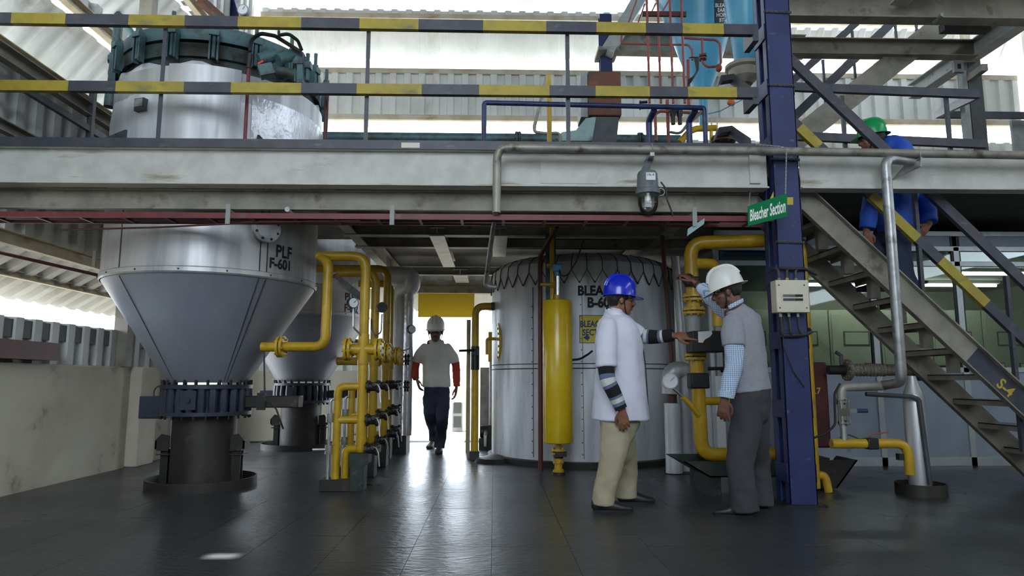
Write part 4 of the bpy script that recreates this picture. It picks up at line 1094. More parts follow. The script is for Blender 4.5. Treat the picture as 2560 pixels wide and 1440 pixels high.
# gauges on the manifolds
def gauge(name, lab, p, ax, r, stem, mat='black', dialm='paper'):
    p, ax = Vector(p), Vector(ax).normalized()
    t = thing(name, lab, 'gauge', p)
    MB().cyl(p + ax * 0, p - ax * r * .9, r, n=28).build('case', mat, t); MB().cyl(p + ax * .002, p, r * .86, n=28).build('dial', dialm, t)
    x, y, d = frame(ax); MB().bar(p + ax * .005, p + ax * .005 + (x * .5 + y * .5) * r, .004, .003).build('needle', 'black', t)
    MB().tube(stem, .009, 8, bend=.05).build('siphon', 'steel', t)
    return t
gauge('pressure_gauge', 'pressure gauge on a curled siphon left of the first yellow riser', W(884, 757, 6.2), (.6, -.8, 0), .05, [W(884, 770, 6.25), W(884, 820, 6.25), W(900, 835, 6.3), W(905, 850, 6.33)])
gauge('pressure_gauge', 'black pressure gauge beside the second yellow riser', W(956, 768, 7.1), (.3, -.95, 0), .055, [W(955, 785, 7.15), W(953, 830, 7.15), W(940, 840, 7.15), W(928, 825, 7.15), W(928, 798, 7.2)], dialm='black')
gauge('pressure_gauge', 'round gauge standing out beside the walking man', W(1030, 823, 8.6), (.5, -.85, 0), .055, [W(1026, 835, 8.6), W(1026, 870, 8.65), W(1012, 876, 8.7), (mx - .14, 8.85, ZV(876, 8.85))])
# silver insulated duct
du = thing('insulated_duct', 'silver insulated duct turning down behind the yellow manifolds', 'duct', (mx + .1, 9.6, 0))
zd = ZV(692, 9.4, 900)
MB().tube([(XU(760, 9.2, 690), 9.12, zd), (XU(1025, 9.2, 690), 9.3, zd), (XU(1030, 9.3, 700), 9.3, zd - .15), (XU(1000, 9.4, 730), 9.4, zd - .22), (XU(1000, 9.4, 760), 9.4, .3)], .125, 20, bend=.18).build('duct', 'alu_rough', du)
MB().tube([(XU(1020, 9.2, 760), 9.3, zd - .2), (XU(1020, 9.2, 760), 9.3, .25)], .07, 16).build('duct', 'alu_crumple', du)
for z in (.3, .8, 1.2): MB().lathe([(.13, z), (.145, z), (.145, z + .02), (.13, z + .02)], (XU(1000, 9.5, 760), 9.5, 0), 20).build('clamp_band', 'galv', du)
MB().bb(XU(985, 9.4, 1000), XU(1020, 9.4, 1000), 9.3, 9.7, 0, .3).build('support_block', 'green_black', du)
for z in (.9, .55):
    flange_pair(MB(), (XU(1000, 9.5, 900) + .13, 9.3, z + .35), (1, 0, 0), .1).build('flange', 'black_steel', du)
# ---- right side of the doorway
rd = thing('aisle_pipe', 'yellow pipe with black valve standing right of the walking man', 'pipe', (XU(1187, 8.75, 1100), 8.75, 0))
xr = XU(1187, 8.75, 1000)
MB().tube([(XU(1235, 8.75, 766), 8.75, ZV(766, 8.75, 1200)), (xr, 8.75, ZV(766, 8.75, 1200)), (xr, 8.75, .09)], .048, 16, bend=.16).build('riser', 'yellow', rd)
MB().cyl((xr, 8.75, ZV(866, 8.75)), (xr, 8.75, ZV(925, 8.75)), .055, n=16).build('valve', 'black', rd); MB().box((xr, 8.75, ZV(880, 8.75)), (.10, .1, .1)).build('valve_body', 'black', rd, bevel=.01)
MB().tube([(xr, 8.7, ZV(876, 8.75)), (xr - .2, 8.65, ZV(878, 8.75))], .016, 8).build('lever', 'black', rd)
MB().bb(xr - .06, xr + .06, 8.68, 8.82, 0, .1).build('support_block', 'black_steel', rd)
MB().bb(xr - .095, xr - .06, 8.78, 8.84, 0, ZV(800, 8.8)).build('side_angle', 'dusty_steel', rd)
MB().box((XU(1232, 8.75, 766) + .02, 8.75, ZV(766, 8.75, 1200)), (.08, .1, .1)).build('black_joint', 'black', rd, bevel=.01)
tag(MB().bb(XU(1166, 9.6, 900), XU(1176, 9.6, 900), 9.58, 9.62, 0, ZV(800, 9.6)).build('thin_post', 'yellow'), 'thin yellow post at the doorway edge', 'post')
mh = thing('tank_manhole', 'yellow bolted manhole flanges on the left flank of the bleacher tank', 'manhole', (XU(1243, 8.6, 860), 8.6, ZV(920, 8.6)))
TC = Vector((1.16, 8.98, 0)); TR = 1.19
c = Vector((XU(1243, 8.75, 860), 8.75, ZV(858, 8.75, 1243)))
flange(MB(), c, (1, .12, 0), .31, .03, 20, .017).build('cover', 'yellow', mh); flange(MB(), c + Vector((.045, 0, 0)), (1, .12, 0), .31, .03, 20, .017).build('ring', 'yellow', mh)
MB().cyl(c + Vector((.05, 0, 0)), c + Vector((.4, .05, 0)), .26, n=28).build('neck', 'black_steel', mh)
MB().tube([c + Vector((-.02, -.1, .05)), c + Vector((-.13, -.12, .05)), c + Vector((-.13, -.12, -.15))], .02, 8, bend=.03).build('davit', 'yellow', mh)
SGY = 9.8
sg = thing('sight_glass_pipe', 'slender silver and yellow pipe in front of the concrete pier', 'pipe', (XU(1232, 9.8, 1000), 9.8, 0))
x = XU(1230, 9.8, 950); MB().cyl((x, 9.8, .35), (x, 9.8, ZV(905, 9.8)), .04).build('pipe', 'galv', sg); MB().cyl((x, 9.8, ZV(905, 9.8)), (x, 9.8, ZV(830, 9.8)), .06).build('head', 'yellow', sg); MB().bb(x - .05, x + .05, 9.75, 9.85, 0, .35).build('leg', 'black_steel', sg)
tag(MB().bb(XU(1200, 10.3, 1000), XU(1300, 10.3, 1000), 10.3, 10.6, 0, ZV(918, 10.3)).build('concrete_pier', 'concrete', bevel=.01), 'square concrete pier beside the doorway', 'pier')
pu = thing('small_pump', 'black pump on a plinth at the foot of the concrete pier', 'pump', (XU(1222, 10.05, 1080), 10.05, 0))
x = XU(1215, 10.05, 1070); MB().bb(x - .1, x + .35, 9.9, 10.25, .0, .16).build('plinth', 'black_steel', pu); MB().cyl((x - .08, 10.05, .24), (x + .3, 10.05, .24), .09).build('motor', 'black_steel', pu); MB().tube([(x, 9.88, .05), (x, 9.88, .2), (x, 10.0, .25)], .03, 10, bend=.04).build('outlet', 'galv', pu)
# ================================================================== BLEACHER TANK
tk = thing('bleacher_tank', 'large aluminium clad bleacher tank with zigzag cut cap sheets', 'tank', TC)
zs = ZV(690, TC.y - TR, 1450)
MB().lathe([(TR, .06), (TR, zs + .09)], TC, 72).build('shell', 'alu_rough', tk)
MB().lathe([(TR + .05, 0), (TR + .05, .06), (TR, .07)], TC, 64).build('base_ring', 'black_steel', tk)
# cap of bent petals: zigzag skirt over the shell, gathered onto the domed top
NP = 42
mb = MB(); vs = []; fs = []
zp = [(TR + .012, None), (TR + .012, zs + .090), (TR + .011, zs + .115), (TR + .0, zs + .18), (TR - .07, zs + .25), (TR - .22, zs + .31), (TR - .55, zs + .355), (.2, zs + .375)]
nn = NP * 2
for j in range(nn):
    a = 2 * PI * j / nn
    low = zs - .078 if j % 2 else zs + .078
    for r, z in zp: vs.append(pol(TC, r, a, low if z is None else z))
m_ = len(zp)
for j in range(nn):
    j2 = (j + 1) % nn
    for k in range(m_ - 1): fs.append((j * m_ + k, j2 * m_ + k, j2 * m_ + k + 1, j * m_ + k + 1))
mb.add(vs, fs); cap = mb.build('cap_sheet', 'alu_rough', tk, smooth=30)
mb = MB()
for j in range(nn):
    a = 2 * PI * j / nn; a2 = 2 * PI * ((j + 1) % nn) / nn
    lo = zs - .078 if j % 2 else zs + .078; lo2 = zs + .078 if j % 2 else zs - .078
    mb.bar(pol(TC, TR + .014, a, lo), pol(TC, TR + .014, a2, lo2), .006, .007)
    if j % 2 == 0: mb.tube([pol(TC, r + .003, a, z if z else lo) for r, z in zp[:6]], .005, 6)
    else: mb.ell(pol(TC, TR + .015, a, lo + .01), .011, nu=8, nv=6)
mb.build('cap_seam', 'seam', tk)['kind'] = 'stuff'
zmid = ZV(922, TC.y - TR, 1450)
mb = MB(); mb.lathe([(TR + .002, zmid), (TR + .006, zmid + .006), (TR + .002, zmid + .012)], TC, 72); mb.build('sheet_seam', 'seam', tk); MB().lathe([(TR + .002, zmid + .055), (TR + .005, zmid + .06), (TR + .002, zmid + .065)], TC, 72).build('sheet_seam', 'seam', tk)
rv = MB()
for u in (1333, 1457):
    a, _ = ang_of(TC, TR, u, v=900); MB().bar(pol(TC, TR + .002, a, .1), pol(TC, TR + .002, a, zs - .1), .006, .006, up=(math.cos(a), math.sin(a), 0)).build('sheet_seam', 'seam', tk)
    for k in range(14): rv.ell(pol(TC, TR + .004, a - .012, .15 + .13 * k), .007, nu=6, nv=4)
rv.build('rivets', 'seam', tk)['kind'] = 'stuff'
cyl_text('BLEACHER', .155, TC, TR, 1444, 738, .006, .86).build('lettering', 'letter_black', tk)
cyl_text('B-601', .16, TC, TR, 1468, 768, .007, .86).build('lettering', 'letter_black', tk)
# painted yellow notice on the tank
def tq(u, v): return ang_of(TC, TR, u, v=v)
a0, zt_ = tq(1448, 788); _, zb_ = tq(1448, 858); wS = .48
def notice(r, w0, w1, z0, z1, mi=0, mb=None):
    mb = mb or MB(); n = 14
    vs = []
    for k in range(n + 1):
        a = a0 + (w0 + (w1 - w0) * k / n) / TR
        vs += [pol(TC, TR + r, a, z0), pol(TC, TR + r, a, z1)]
    mb.add(vs, [(2 * k, 2 * k + 2, 2 * k + 3, 2 * k + 1) for k in range(n)], mi); return mb
nb = notice(.0035, 0, wS, zb_, zt_, 1); notice(.0045, .007, wS - .007, zb_ + .007, zt_ - .007, 0, nb)
nb = nb.build('notice', ['sign_yellow', 'letter_blue'], tk, smooth=0)
hN = zt_ - zb_
lt = MB(); text_on(lt, 'BLEACHER', .098, lambda x, y: pol(TC, TR + .006, a0 + (.008 + x) / TR, zt_ - hN * .42 + y), .003, sx=.78)
text_on(lt, 'SECTION', .098, lambda x, y: pol(TC, TR + .006, a0 + (.035 + x) / TR, zt_ - hN * .72 + y), .003, sx=.8)
ar = [(.04, .145), (.10, .105), (.10, .130), (.36, .130), (.36, .160), (.10, .160), (.10, .185)]
zar = zb_ + hN * .12 - .105
lt.add([pol(TC, TR + .006, a0 + x / TR, zar + y - .015) for x, y in ar], [(0, 1, 2), (0, 2, 5), (0, 5, 6), (2, 3, 4, 5)])
lt.build('notice_lettering', 'letter_blue', nb)
MB().lathe([(.01, 0), (.24, 0), (.2, .05), (.05, .09)], (TC.x - 1.16, TC.y - .55, 0), 12).build('cladding_flap', 'black_steel', tk)
# ---- yellow vessel in front of the tank
yv = thing('yellow_cylinder_vessel', 'upright glossy yellow cylinder in front of the bleacher tank', 'vessel', (XU(1394, 7.3, 1100), 7.3, 0))
xv = XU(1394, 7.3, 930); r0 = .158; z0, z1 = ZV(1107, 7.3, 1394), ZV(752, 7.3, 1394)
MB().lathe([(.05, z0 - .008), (r0 - .03, z0 - .004), (r0 - .006, z0 + .004), (r0, z0 + .02), (r0, z1 - .015), (r0 - .006, z1 - .003), (r0 - .03, z1 + .004), (.04, z1 + .008)], (xv, 7.3, 0), 40).build('body', 'yellow_gloss', yv)
mb = MB().cyl((xv, 7.3, .22), (xv, 7.3, z0), .03); flange_pair(mb, (xv, 7.3, z0 - .09), (0, 0, 1), .075, bolts=6, br=.008); mb.build('outlet_neck', 'yellow', yv)
vv = MB().cyl((xv, 7.3, .17), (xv, 7.3, .26), .05).build('drain_valve', 'black', yv); MB().box((xv + .02, 7.26, .215), (.12, .08, .05)).build('valve_handle', 'black', vv)
mb = MB().cyl((xv, 7.3, .04), (xv, 7.3, .17), .042); flange(mb, (xv, 7.3, .13), (0, 0, 1), .06, .016, 6, .007); flange(mb, (xv, 7.3, .035), (0, 0, 1), .06, .016, 6, .007); mb.build('foot_pipe', 'yellow', yv)
MB().cyl((xv, 7.3, 0), (xv, 7.3, .03), .07).build('foot_plate', 'black_steel', yv)
MB().cyl((xv, 7.3, z1), (xv, 7.3, z1 + .07), .032).build('top_neck', 'yellow', yv)
xs2 = XU(1380, 7.35, 650)
p = MB().tube([(xs2, 7.35, z1 - .0), (xs2, 7.35, ZV(570, 7.35, 1380))], .024, 12); flange(p, (xs2, 7.35, ZV(664, 7.35)), (0, 0, 1), .06, .02, 6, .008); p.build('vent_pipe', 'yellow', yv)
flange(MB().cyl((xs2 - .13, 7.3, ZV(711, 7.3)), (xs2 + .03, 7.3, ZV(711, 7.3)), .018), (xs2 + .02, 7.33, ZV(711, 7.3)), (0, 0, 1), .04, .05, 4, .008).build('side_branch', 'yellow', yv)
tr_ = MB(); xt = XU(1393, 7.28, 700); tr_.cyl((xt, 7.28, z1 + .06), (xt, 7.28, ZV(690, 7.28)), .024); tr_ = tr_.build('level_probe', 'chrome', yv)
MB().box((xt, 7.28, ZV(670, 7.28)), (.10, .09, .085)).build('probe_head', 'hopper_blue', tr_, bevel=.012); MB().cyl((xt, 7.28, ZV(690, 7.28)), (xt, 7.28, ZV(678, 7.28)), .03).build('probe_collar', 'hopper_blue', tr_)
tag(MB().bb(XU(1364, 7.55, 650), XU(1390, 7.55, 650), 7.55, 7.58, ZV(760, 7.55), ZV(583, 7.55)).build('teal_strip', 'teal'), 'faded teal strip behind the yellow vent pipe', 'strip')
# red conduits
tag(MB().tube([W(1392, 566, 7.1), W(1350, 640, 7.45), (XU(1350, 7.45, 900), 7.45, 0.02)], .026, 12, bend=.1).build('conduit', 'maroon_dark'), 'dark red conduit standing left of the yellow cylinder', 'pipe')
tag(MB().tube([W(1655, 588, 7.4), W(1664, 700, 7.4), W(1681, 925, 7.4)], .024, 12).build('conduit', 'maroon_dark'), 'dark red conduit in front of the tank right of the blue helmet', 'pipe')
tag(MB().tube([W(1460, 600, 7.0), W(1440, 655, 7.05), W(1418, 690, 7.1), W(1402, 690, 7.2), W(1398, 672, 7.25)], .009, 8, bend=.15).build('probe_cable', 'cable'), 'dark cable looping from the deck to the blue probe head', 'cable')
tag(MB().tube([W(1428, 900, 7.4), W(1450, 898, 7.4), W(1470, 886, 7.5), W(1480, 878, 7.6)], .012, 8, bend=.1).build('tank_hose', 'black_rubber'), 'short black hose running behind the man in the white coat', 'hose')
# ================================================================== CABLE TRAY, PIPES UNDER THE EDGE
ct = thing('cable_tray', 'dark red ladder cable tray slung under the platform beam', 'cable tray', (-1, 5.4, 2.3))
zt0 = ZV(541, 5.34, 900); xa, xb = XL + .05, xc0 - .06
MB().bb(xa, xb, 5.335, 5.35, zt0 - .022, zt0 + .022).build('front_rail', 'maroon', ct)
MB().bb(xa, xb, 5.545, 5.56, zt0 - .022, zt0 + .018).build('rear_rail', 'maroon_dark', ct)
for k in range(19):
    x = xa + .2 + k * .335
    if x < xb - .05: MB().bb(x - .012, x + .012, 5.35, 5.545, zt0 - .02, zt0 - .008).build('rung', 'maroon_dark', ct)
for i, (dy, r) in enumerate(((.07, .012), (.11, .016), (.15, .011))):
    MB().tube([(xa + k * .6, 5.35 + dy + .012 * math.sin(k * 2.1 + i), zt0 + .006) for k in range(11)], r, 8).build('tray_cable', 'cable', ct)
for u in (572, 981, 1735):
    x = XU(u, 5.35, 545); MB().bb(x - .018, x + .018, 5.325, 5.334, zt0 - .07, zt0 + .09).build('hanger', 'grey_paint', ct); MB().bb(x - .018, x + .018, 5.334, 5.5, zt0 + .03, zt0 + .045).build('hanger_arm', 'grey_paint', ct)
x = XU(1752, 5.3, 560); MB().prism([W(1718, 590, 5.36), W(1720, 572, 5.36), W(1762, 545, 5.3), W(1760, 560, 5.3)], (0, .012, 0)).build('knife_bracket', 'pale_teal', ct)
tag(MB().tube([W(150, 575, 5.45), W(400, 568, 5.42), W(640, 556, 5.38), W(900, 552, 5.36)], .008, 8).build('sagging_cable', 'maroon_dark'), 'thin dark red line sagging below the cable tray', 'cable')
tag(MB().tube([W(-30, 625, 5.9), W(262, 692, 6.6)], .016, 10).build('side_pipe', 'maroon_dark'), 'thin dark pipe running back along the left wall', 'pipe')
q = W(235, 668, 6.5); tag(MB().bar(q, q + Vector((0, 0, .16)), .03, .03).build('pipe_hanger', 'dusty_steel'), 'small hanger holding the side pipe', 'hanger')
b0 = W(718, 523, 5.6); tag(MB().cyl(b0, b0 + Vector((.02, .3, 0)), .022, n=20).build('pipe_end', 'galv'), 'open grey pipe end above the cable tray', 'pipe')
# long silver pipe with its drop
zp_, yp = ZV(371, 5.3, 1500), 5.30
lp_ = thing('steel_pipe', 'long dull steel pipe running along the platform beam and past the column', 'pipe', (2, yp, zp_))
xd = XU(1243, yp, 420)
MB().tube([(6.3, yp, zp_ - .045), (2.6, yp, zp_ - .012), (xd, yp, zp_), (xd - .005, yp, ZV(532, yp, 1240))], .034, 16, bend=.1).build('main_run', 'old_pipe', lp_)
MB().tube([W(1238, 535, 5.42), W(1232, 575, 5.62), W(1214, 706, 6.2), W(1217, 716, 6.22), W(1240, 718, 6.25)], .021, 12, bend=.04).build('drop_leg', 'galv', lp_)
xq = XU(2228, yp, 600)
MB().tube([(XU(2300, yp, 395), yp + .06, ZV(397, yp, 2230) - .0), (xq, yp + .0, ZV(397, yp, 2230)), (xq, yp, ZV(955, yp, 2240) + .0), (xq - .0, yp + .25, ZV(962, yp + .25, 2240))], .040, 16, bend=.08).build('drop_pipe', 'galv', lp_)
for u in (1630, 2295):
    mb = MB(); x = XU(u, yp, 400)
    if u == 2295: mb.prism([W(2228, 450, 5.5), W(2300, 416, 5.28), W(2302, 392, 5.28), W(2262, 412, 5.42)], (0.012, .0, 0))
    else: mb.bar((x, 5.28, zp_ - .05), (x, 5.5, zp_ - .05), .035, .03)
    mb.torus((x, yp, zp_ - (.0 if u < 2000 else .04)), .038, .005, (1, 0, 0), 20, 6); mb.build('pipe_bracket', 'galv', lp_)
# ================================================================== BULKHEAD LAMP
bl = thing('well_glass_lamp', 'grey well glass lamp with clear globe hanging from the platform beam', 'lamp', W(1619, 535, 5.3))
c = W(1619, 470, 5.3); r = .098; za_, zb_ = ZV(430, 5.3, 1619), ZV(480, 5.3, 1619)
MB().lathe([(.02, za_ + .008), (r * .72, za_), (r * .82, za_ - .02), (r * .88, zb_ + .02), (r, zb_ + .01), (r, zb_ - .022), (r * .8, zb_ - .03)], (c.x, 5.3, 0), 32).build('body', 'lamp_grey', bl)
zg = ZV(537, 5.3, 1619)
hg = zb_ - zg
MB().lathe([(r * .82, zb_ - .02)] + [(r * .82 * math.sqrt(max(0, 1 - ((t - .45) / .55) ** 2)) if t > .45 else r * .82, zb_ - .02 - (hg - .02) * t) for t in (.2, .45, .6, .75, .87, .95, .985, 1.0)], (c.x, 5.3, 0), 32).build('globe', 'clear_glass', bl)
mb = MB(); P = []
for i in range(61):
    a = i / 60 * 2 * PI * 4.5; P.append((c.x + .024 * math.cos(a), 5.3 + .024 * math.sin(a), zb_ - .075 - i / 60 * .06))
mb.tube(P, .0065, 6); mb.cyl((c.x, 5.3, zb_ - .075), (c.x, 5.3, zb_ - .02), .026); mb.build('spiral_bulb', 'white_paint', bl)
MB().prism([W(1600, 428, 5.33), W(1622, 428, 5.33), W(1634, 398, 5.4), W(1634, 372, 5.45), W(1622, 392, 5.42)], (.0, .02, 0)).build('mount_bracket', 'lamp_grey', bl)
a = W(1616, 447, 5.2); MB().bb(a.x, a.x + .075, 5.3 - r * .93, 5.3 - r * .90, ZV(449, 5.2, 1620), ZV(430, 5.2, 1620)).build('sticker', 'paper', bl)
vs_ = text_on(MB(), 'U lin. dl', .026, lambda x, y: Vector((a.x + .006 + x * .72, 5.3 - r * .935, ZV(438, 5.2, 1620) + y)), .0005); vs_.build('sticker_text', 'letter_black', bl)
MB().tube([W(1652, 455, 5.3), W(1664, 470, 5.3), W(1668, 500, 5.3), W(1678, 525, 5.32), W(1682, 540, 5.33)], .007, 8, bend=.04).build('lamp_cable', 'cable', bl)
MB().torus(W(1652, 480, 5.3), .03, .004, (0, 1, 0), 14, 6).build('cage_clip', 'galv', bl)
# ================================================================== HANGING SIGN
ys = 5.2
sn = thing('hanging_sign', 'green sign reading Bleacher Section hanging by chains beside the blue column', 'sign', W(1920, 565, ys))
A, B, C_, D = W(1870, 565, ys + .04), W(1968, 541, ys - .04), W(1968, 483, ys - .04), W(1870, 515, ys + .04)
ex = (B - A); ey = ((D - A) + (C_ - B)) / 2
MB().prism([A, B, C_, D], (0, .006, 0)).build('board', 'sign_green', sn)
LX = ex.length
def sg_(x, y):
    return A + ex * (.045 + x) + (D - A).lerp(C_ - B, .05 + x) * (.22 + y) + Vector((0, -.002, 0))
vs, fs = text2d('Bleacher Section', 1.0, .025)
mxw = max(v[0] for v in vs)
MB().add([sg_(x / mxw * .91, y * .78) for x, y in vs], fs).build('lettering', 'letter_white', sn)
def chain(P, name, n, r=.007):
    P = [Vector(p) for p in P]; L = []
    tot = sum((P[i + 1] - P[i]).length for i in range(len(P) - 1))
    mb = MB()
    for k in range(n):
        s = tot * (k + .5) / n; i = 0
        while i < len(P) - 2 and s > (P[i + 1] - P[i]).length: s -= (P[i + 1] - P[i]).length; i += 1
        d = (P[i + 1] - P[i]); L_ = d.length; p = P[i] + d * (s / L_); d.normalize()
        x, y, _ = frame(d); ax = x if k % 2 else y
        u_ = d * (tot / n * .62); w_ = (y if k % 2 else x) * r * .6
        loop = [p + u_ * math.cos(2 * PI * j / 8) + w_ * math.sin(2 * PI * j / 8) for j in range(9)]
        mb.tube(loop, .0022, 5)
    return mb.build(name, 'galv', sn)
chain([W(1964, 484, ys - .02), W(1966, 378, ys + .02), W(1963, 370, ys + .06), W(1950, 366, 5.28), W(1890, 361, 5.4)], 'chain', 44)
chain([W(1872, 515, ys + .04), W(1875, 482, 5.42)], 'chain', 9)
# ================================================================== DISTRIBUTION BOARD
db = thing('distribution_board', 'ivory breaker box fixed to the blue column', 'electrical box', W(1980, 780, 5.36))
y0, y1 = 5.34, 5.45
a, b_ = W(1943, 781, y0), W(2021, 700, y0)
MB().bb(a.x, b_.x, y0, y1, a.z, b_.z).build('case', 'ivory', db, bevel=.006)
wv = b_.x - a.x; hv = b_.z - a.z
MB().bb(a.x + wv * .15, a.x + wv * .85, y0 - .002, y0, a.z + hv * .33, a.z + hv * .62).build('window_surround', 'ivory', db)
for k in range(10):
    x = a.x + wv * (.2 + .06 * k); MB().bb(x, x + wv * .05, y0 - .009, y0 - .002, a.z + hv * (.36), a.z + hv * .43).build('breaker', 'dark_grey' if k < 6 else 'black', db); MB().bb(x, x + wv * .05, y0 - .009, y0 - .002, a.z + hv * .48, a.z + hv * (.55)).build('breaker', 'cable_grey' if k < 6 else 'black', db)
for dx, dz in ((.09, .84), (.86, .84), (.09, .14), (.9, .14)): MB().cyl((a.x + wv * dx, y0, a.z + hv * dz), (a.x + wv * dx, y0 - .004, a.z + hv * dz), .006, n=10).build('screw', 'dark_grey', db)
for k, dx in enumerate((.2, .45, .72)):
    x = a.x + wv * dx; MB().cyl((x, 5.4, b_.z), (x, 5.4, b_.z + .025), .013, n=10).build('gland', 'yellow' if k == 1 else 'cable_grey', db); MB().cyl((x, 5.4, a.z - .03), (x, 5.4, a.z), .013, n=10).build('gland', 'galv', db)
    MB().tube([(x, 5.4, b_.z + .02), (x, 5.4, b_.z + .09), (x + (.05 if k else -.02), 5.42, b_.z + .11), (x + .12 * (k - .3), 5.5, b_.z + .09)], .011, 8, bend=.03).build('cable', 'cable', db)
    MB().tube([(x, 5.4, a.z - .02), (x + .005, 5.4, a.z - .12), (x + .01 * k, 5.4, a.z - .17), (xc0 + .02 + .05 * k, 5.435, a.z - .19)], .010, 8, bend=.03).build('cable', 'cable', db)
MB().tube([(xc0 - .02, 5.42, a.z - .18), (xc1 - .06, 5.41, a.z - .175), (xc1 + .02, 5.44, a.z - .15), (xc1 + .03, 5.5, a.z - .12)], .014, 8, bend=.03).build('cable_bundle', 'cable', db)
MB().tube([(XU(1962, 5.4, 800), 5.41, a.z - .01), (XU(1958, 5.42, 860), 5.42, ZV(860, 5.42)), W(1985, 930, 5.42), W(2012, 968, 5.43)], .006, 8, bend=.1).build('loose_wire', 'cable', db)
MB().tube([(XU(1950, 5.4, 690), 5.42, b_.z + .11), W(1985, 672, 5.4), W(2012, 672, 5.42), W(2040, 686, 5.5)], .013, 8, bend=.03).build('cable_bundle', 'cable', db)
# ================================================================== FLOW METER STAND
YM = 6.2
fm = thing('flow_meter_riser', 'yellow pipe riser with black flow meter that the men inspect', 'pipe', (XU(1740, YM, 1150), YM, 0))
xm = XU(1738, YM, 900)
zT = ZV(607, YM, 1800); xR = XU(2018, 6.02, 900)
MB().tube([(xm, YM, ZV(742, YM)), (xm - .01, YM, zT), (xR, 6.05, zT), (xR, 6.05, .05)], .062, 20, bend=.14).build('upper_run', 'yellow', fm)
MB().tube([(xm, YM, ZV(657, YM)), (XU(1790, YM, 657), YM, ZV(657, YM)), (XU(1797, YM, 820), YM + .02, ZV(700, YM)), (XU(1797, YM, 820), YM + .02, ZV(815, YM))], .05, 16, bend=.12).build('bypass', 'yellow', fm)
for v in (745, 778, 892): flange_pair(MB(), (xm + .004, YM, ZV(v, YM, 1738)), (0, 0, 1), .098, bolts=8, br=.012).build('meter_flange', 'yellow', fm)
MB().cyl((xm, YM, ZV(785, YM)), (xm, YM, ZV(735, YM)), .058, n=20).build('spool', 'yellow', fm)
MB().cyl((xm, YM, ZV(890, YM)), (xm, YM, ZV(782, YM)), .06, n=24).build('meter_tube', 'grey_paint', fm)
xm2 = xm + .045
lw = MB().tube([(xm + .012, YM, ZV(894, YM)), (xm + .03, YM, ZV(1137, YM, 1750)), (XU(1945, YM, 1137), YM, ZV(1137, YM, 1750))], .062, 20, bend=.13); lw.tube([(xm + .02, YM, ZV(1003, YM)), (XU(1860, YM, 1003), YM, ZV(1003, YM))], .036, 14); lw.build('lower_run', 'yellow', fm)
bx0, bx1 = XU(1727, 6.0, 850), XU(1806, 6.0, 850)
bxm = MB().bb(bx0, bx1, 5.95, YM - .03, ZV(880, 5.95), ZV(826, 5.95)).build('meter_head', 'black', fm, bevel=.01)
MB().prism([W(1746, 856, 5.948), W(1757, 857, 5.948), W(1762, 849, 5.948), W(1775, 842, 5.948), W(1781, 834, 5.948), W(1779, 827, 5.948), W(1745, 829, 5.948)], (0, .003, 0)).build('display_film', 'paper', bxm)
vb = MB().box((xm + .02, YM, ZV(952, YM)), (.17, .15, .14)).build('butterfly_valve', 'black', fm, bevel=.015)
MB().tube([(xm + .1, YM - .04, ZV(922, YM)), (xm + .25, YM - .06, ZV(921, YM))], .016, 8).build('valve_lever', 'black', vb)
MB().tube([(xm - .01, YM, ZV(708, YM)), W(1722, 700, 5.78)], .016, 10).build('valve_stem', 'black', fm)
MB().box((xm - .02, YM - .05, ZV(705, YM)), (.12, .1, .09)).build('top_valve', 'black', fm, bevel=.012); MB().torus(W(1722, 700, 5.78), .05, .010, (.1, -1, .1), 20, 8).build('handwheel', 'black_steel', fm)
MB().tube([W(1748, 1040, 6.15), W(1722, 1008, 6.1), W(1706, 992, 6.08)], .022, 12).build('gauge_branch', 'yellow', fm)
gauge('pressure_gauge', 'large dial pressure gauge on a sloping stem left of the flow meter', W(1676, 953, 6.0), (-.1, -1, .05), .07, [W(1683, 972, 6.03), W(1690, 978, 6.04), W(1707, 993, 6.08)], 'chrome')
# drain trough with splayed sides
tro = thing('drain_trough', 'dark green drip trough on feet under the flow meter riser', 'trough', G(1800, 1228))
x0, x1 = XU(1705, 5.95, 1155), XU(1945, 5.95, 1155); zt_ = ZV(1152, 5.95, 1800)
mb = MB(); mb.prism([(x0, 5.9, zt_), (x1, 5.9, zt_), (x1, 5.9, zt_ - .13), (x0 + .22, 5.9, zt_ - .13)], (0, .02, 0)); mb.prism([(x0, 6.5, zt_), (x1, 6.5, zt_), (x1, 6.5, zt_ - .13), (x0 + .22, 6.5, zt_ - .13)], (0, .02, 0))
mb.prism([(x0, 5.9, zt_), (x0 + .02, 5.9, zt_), (x0 + .24, 5.9, zt_ - .13), (x0 + .22, 5.9, zt_ - .13)], (0, .62, 0)); mb.bb(x0 + .22, x1, 5.9, 6.52, zt_ - .13, zt_ - .12); mb.build('pan', 'green_black', tro)
for xx in (x0 + .22, x1 - .25): MB().bb(xx, xx + .1, 5.92, 6.5, 0, zt_ - .13).build('foot', 'green_black', tro)
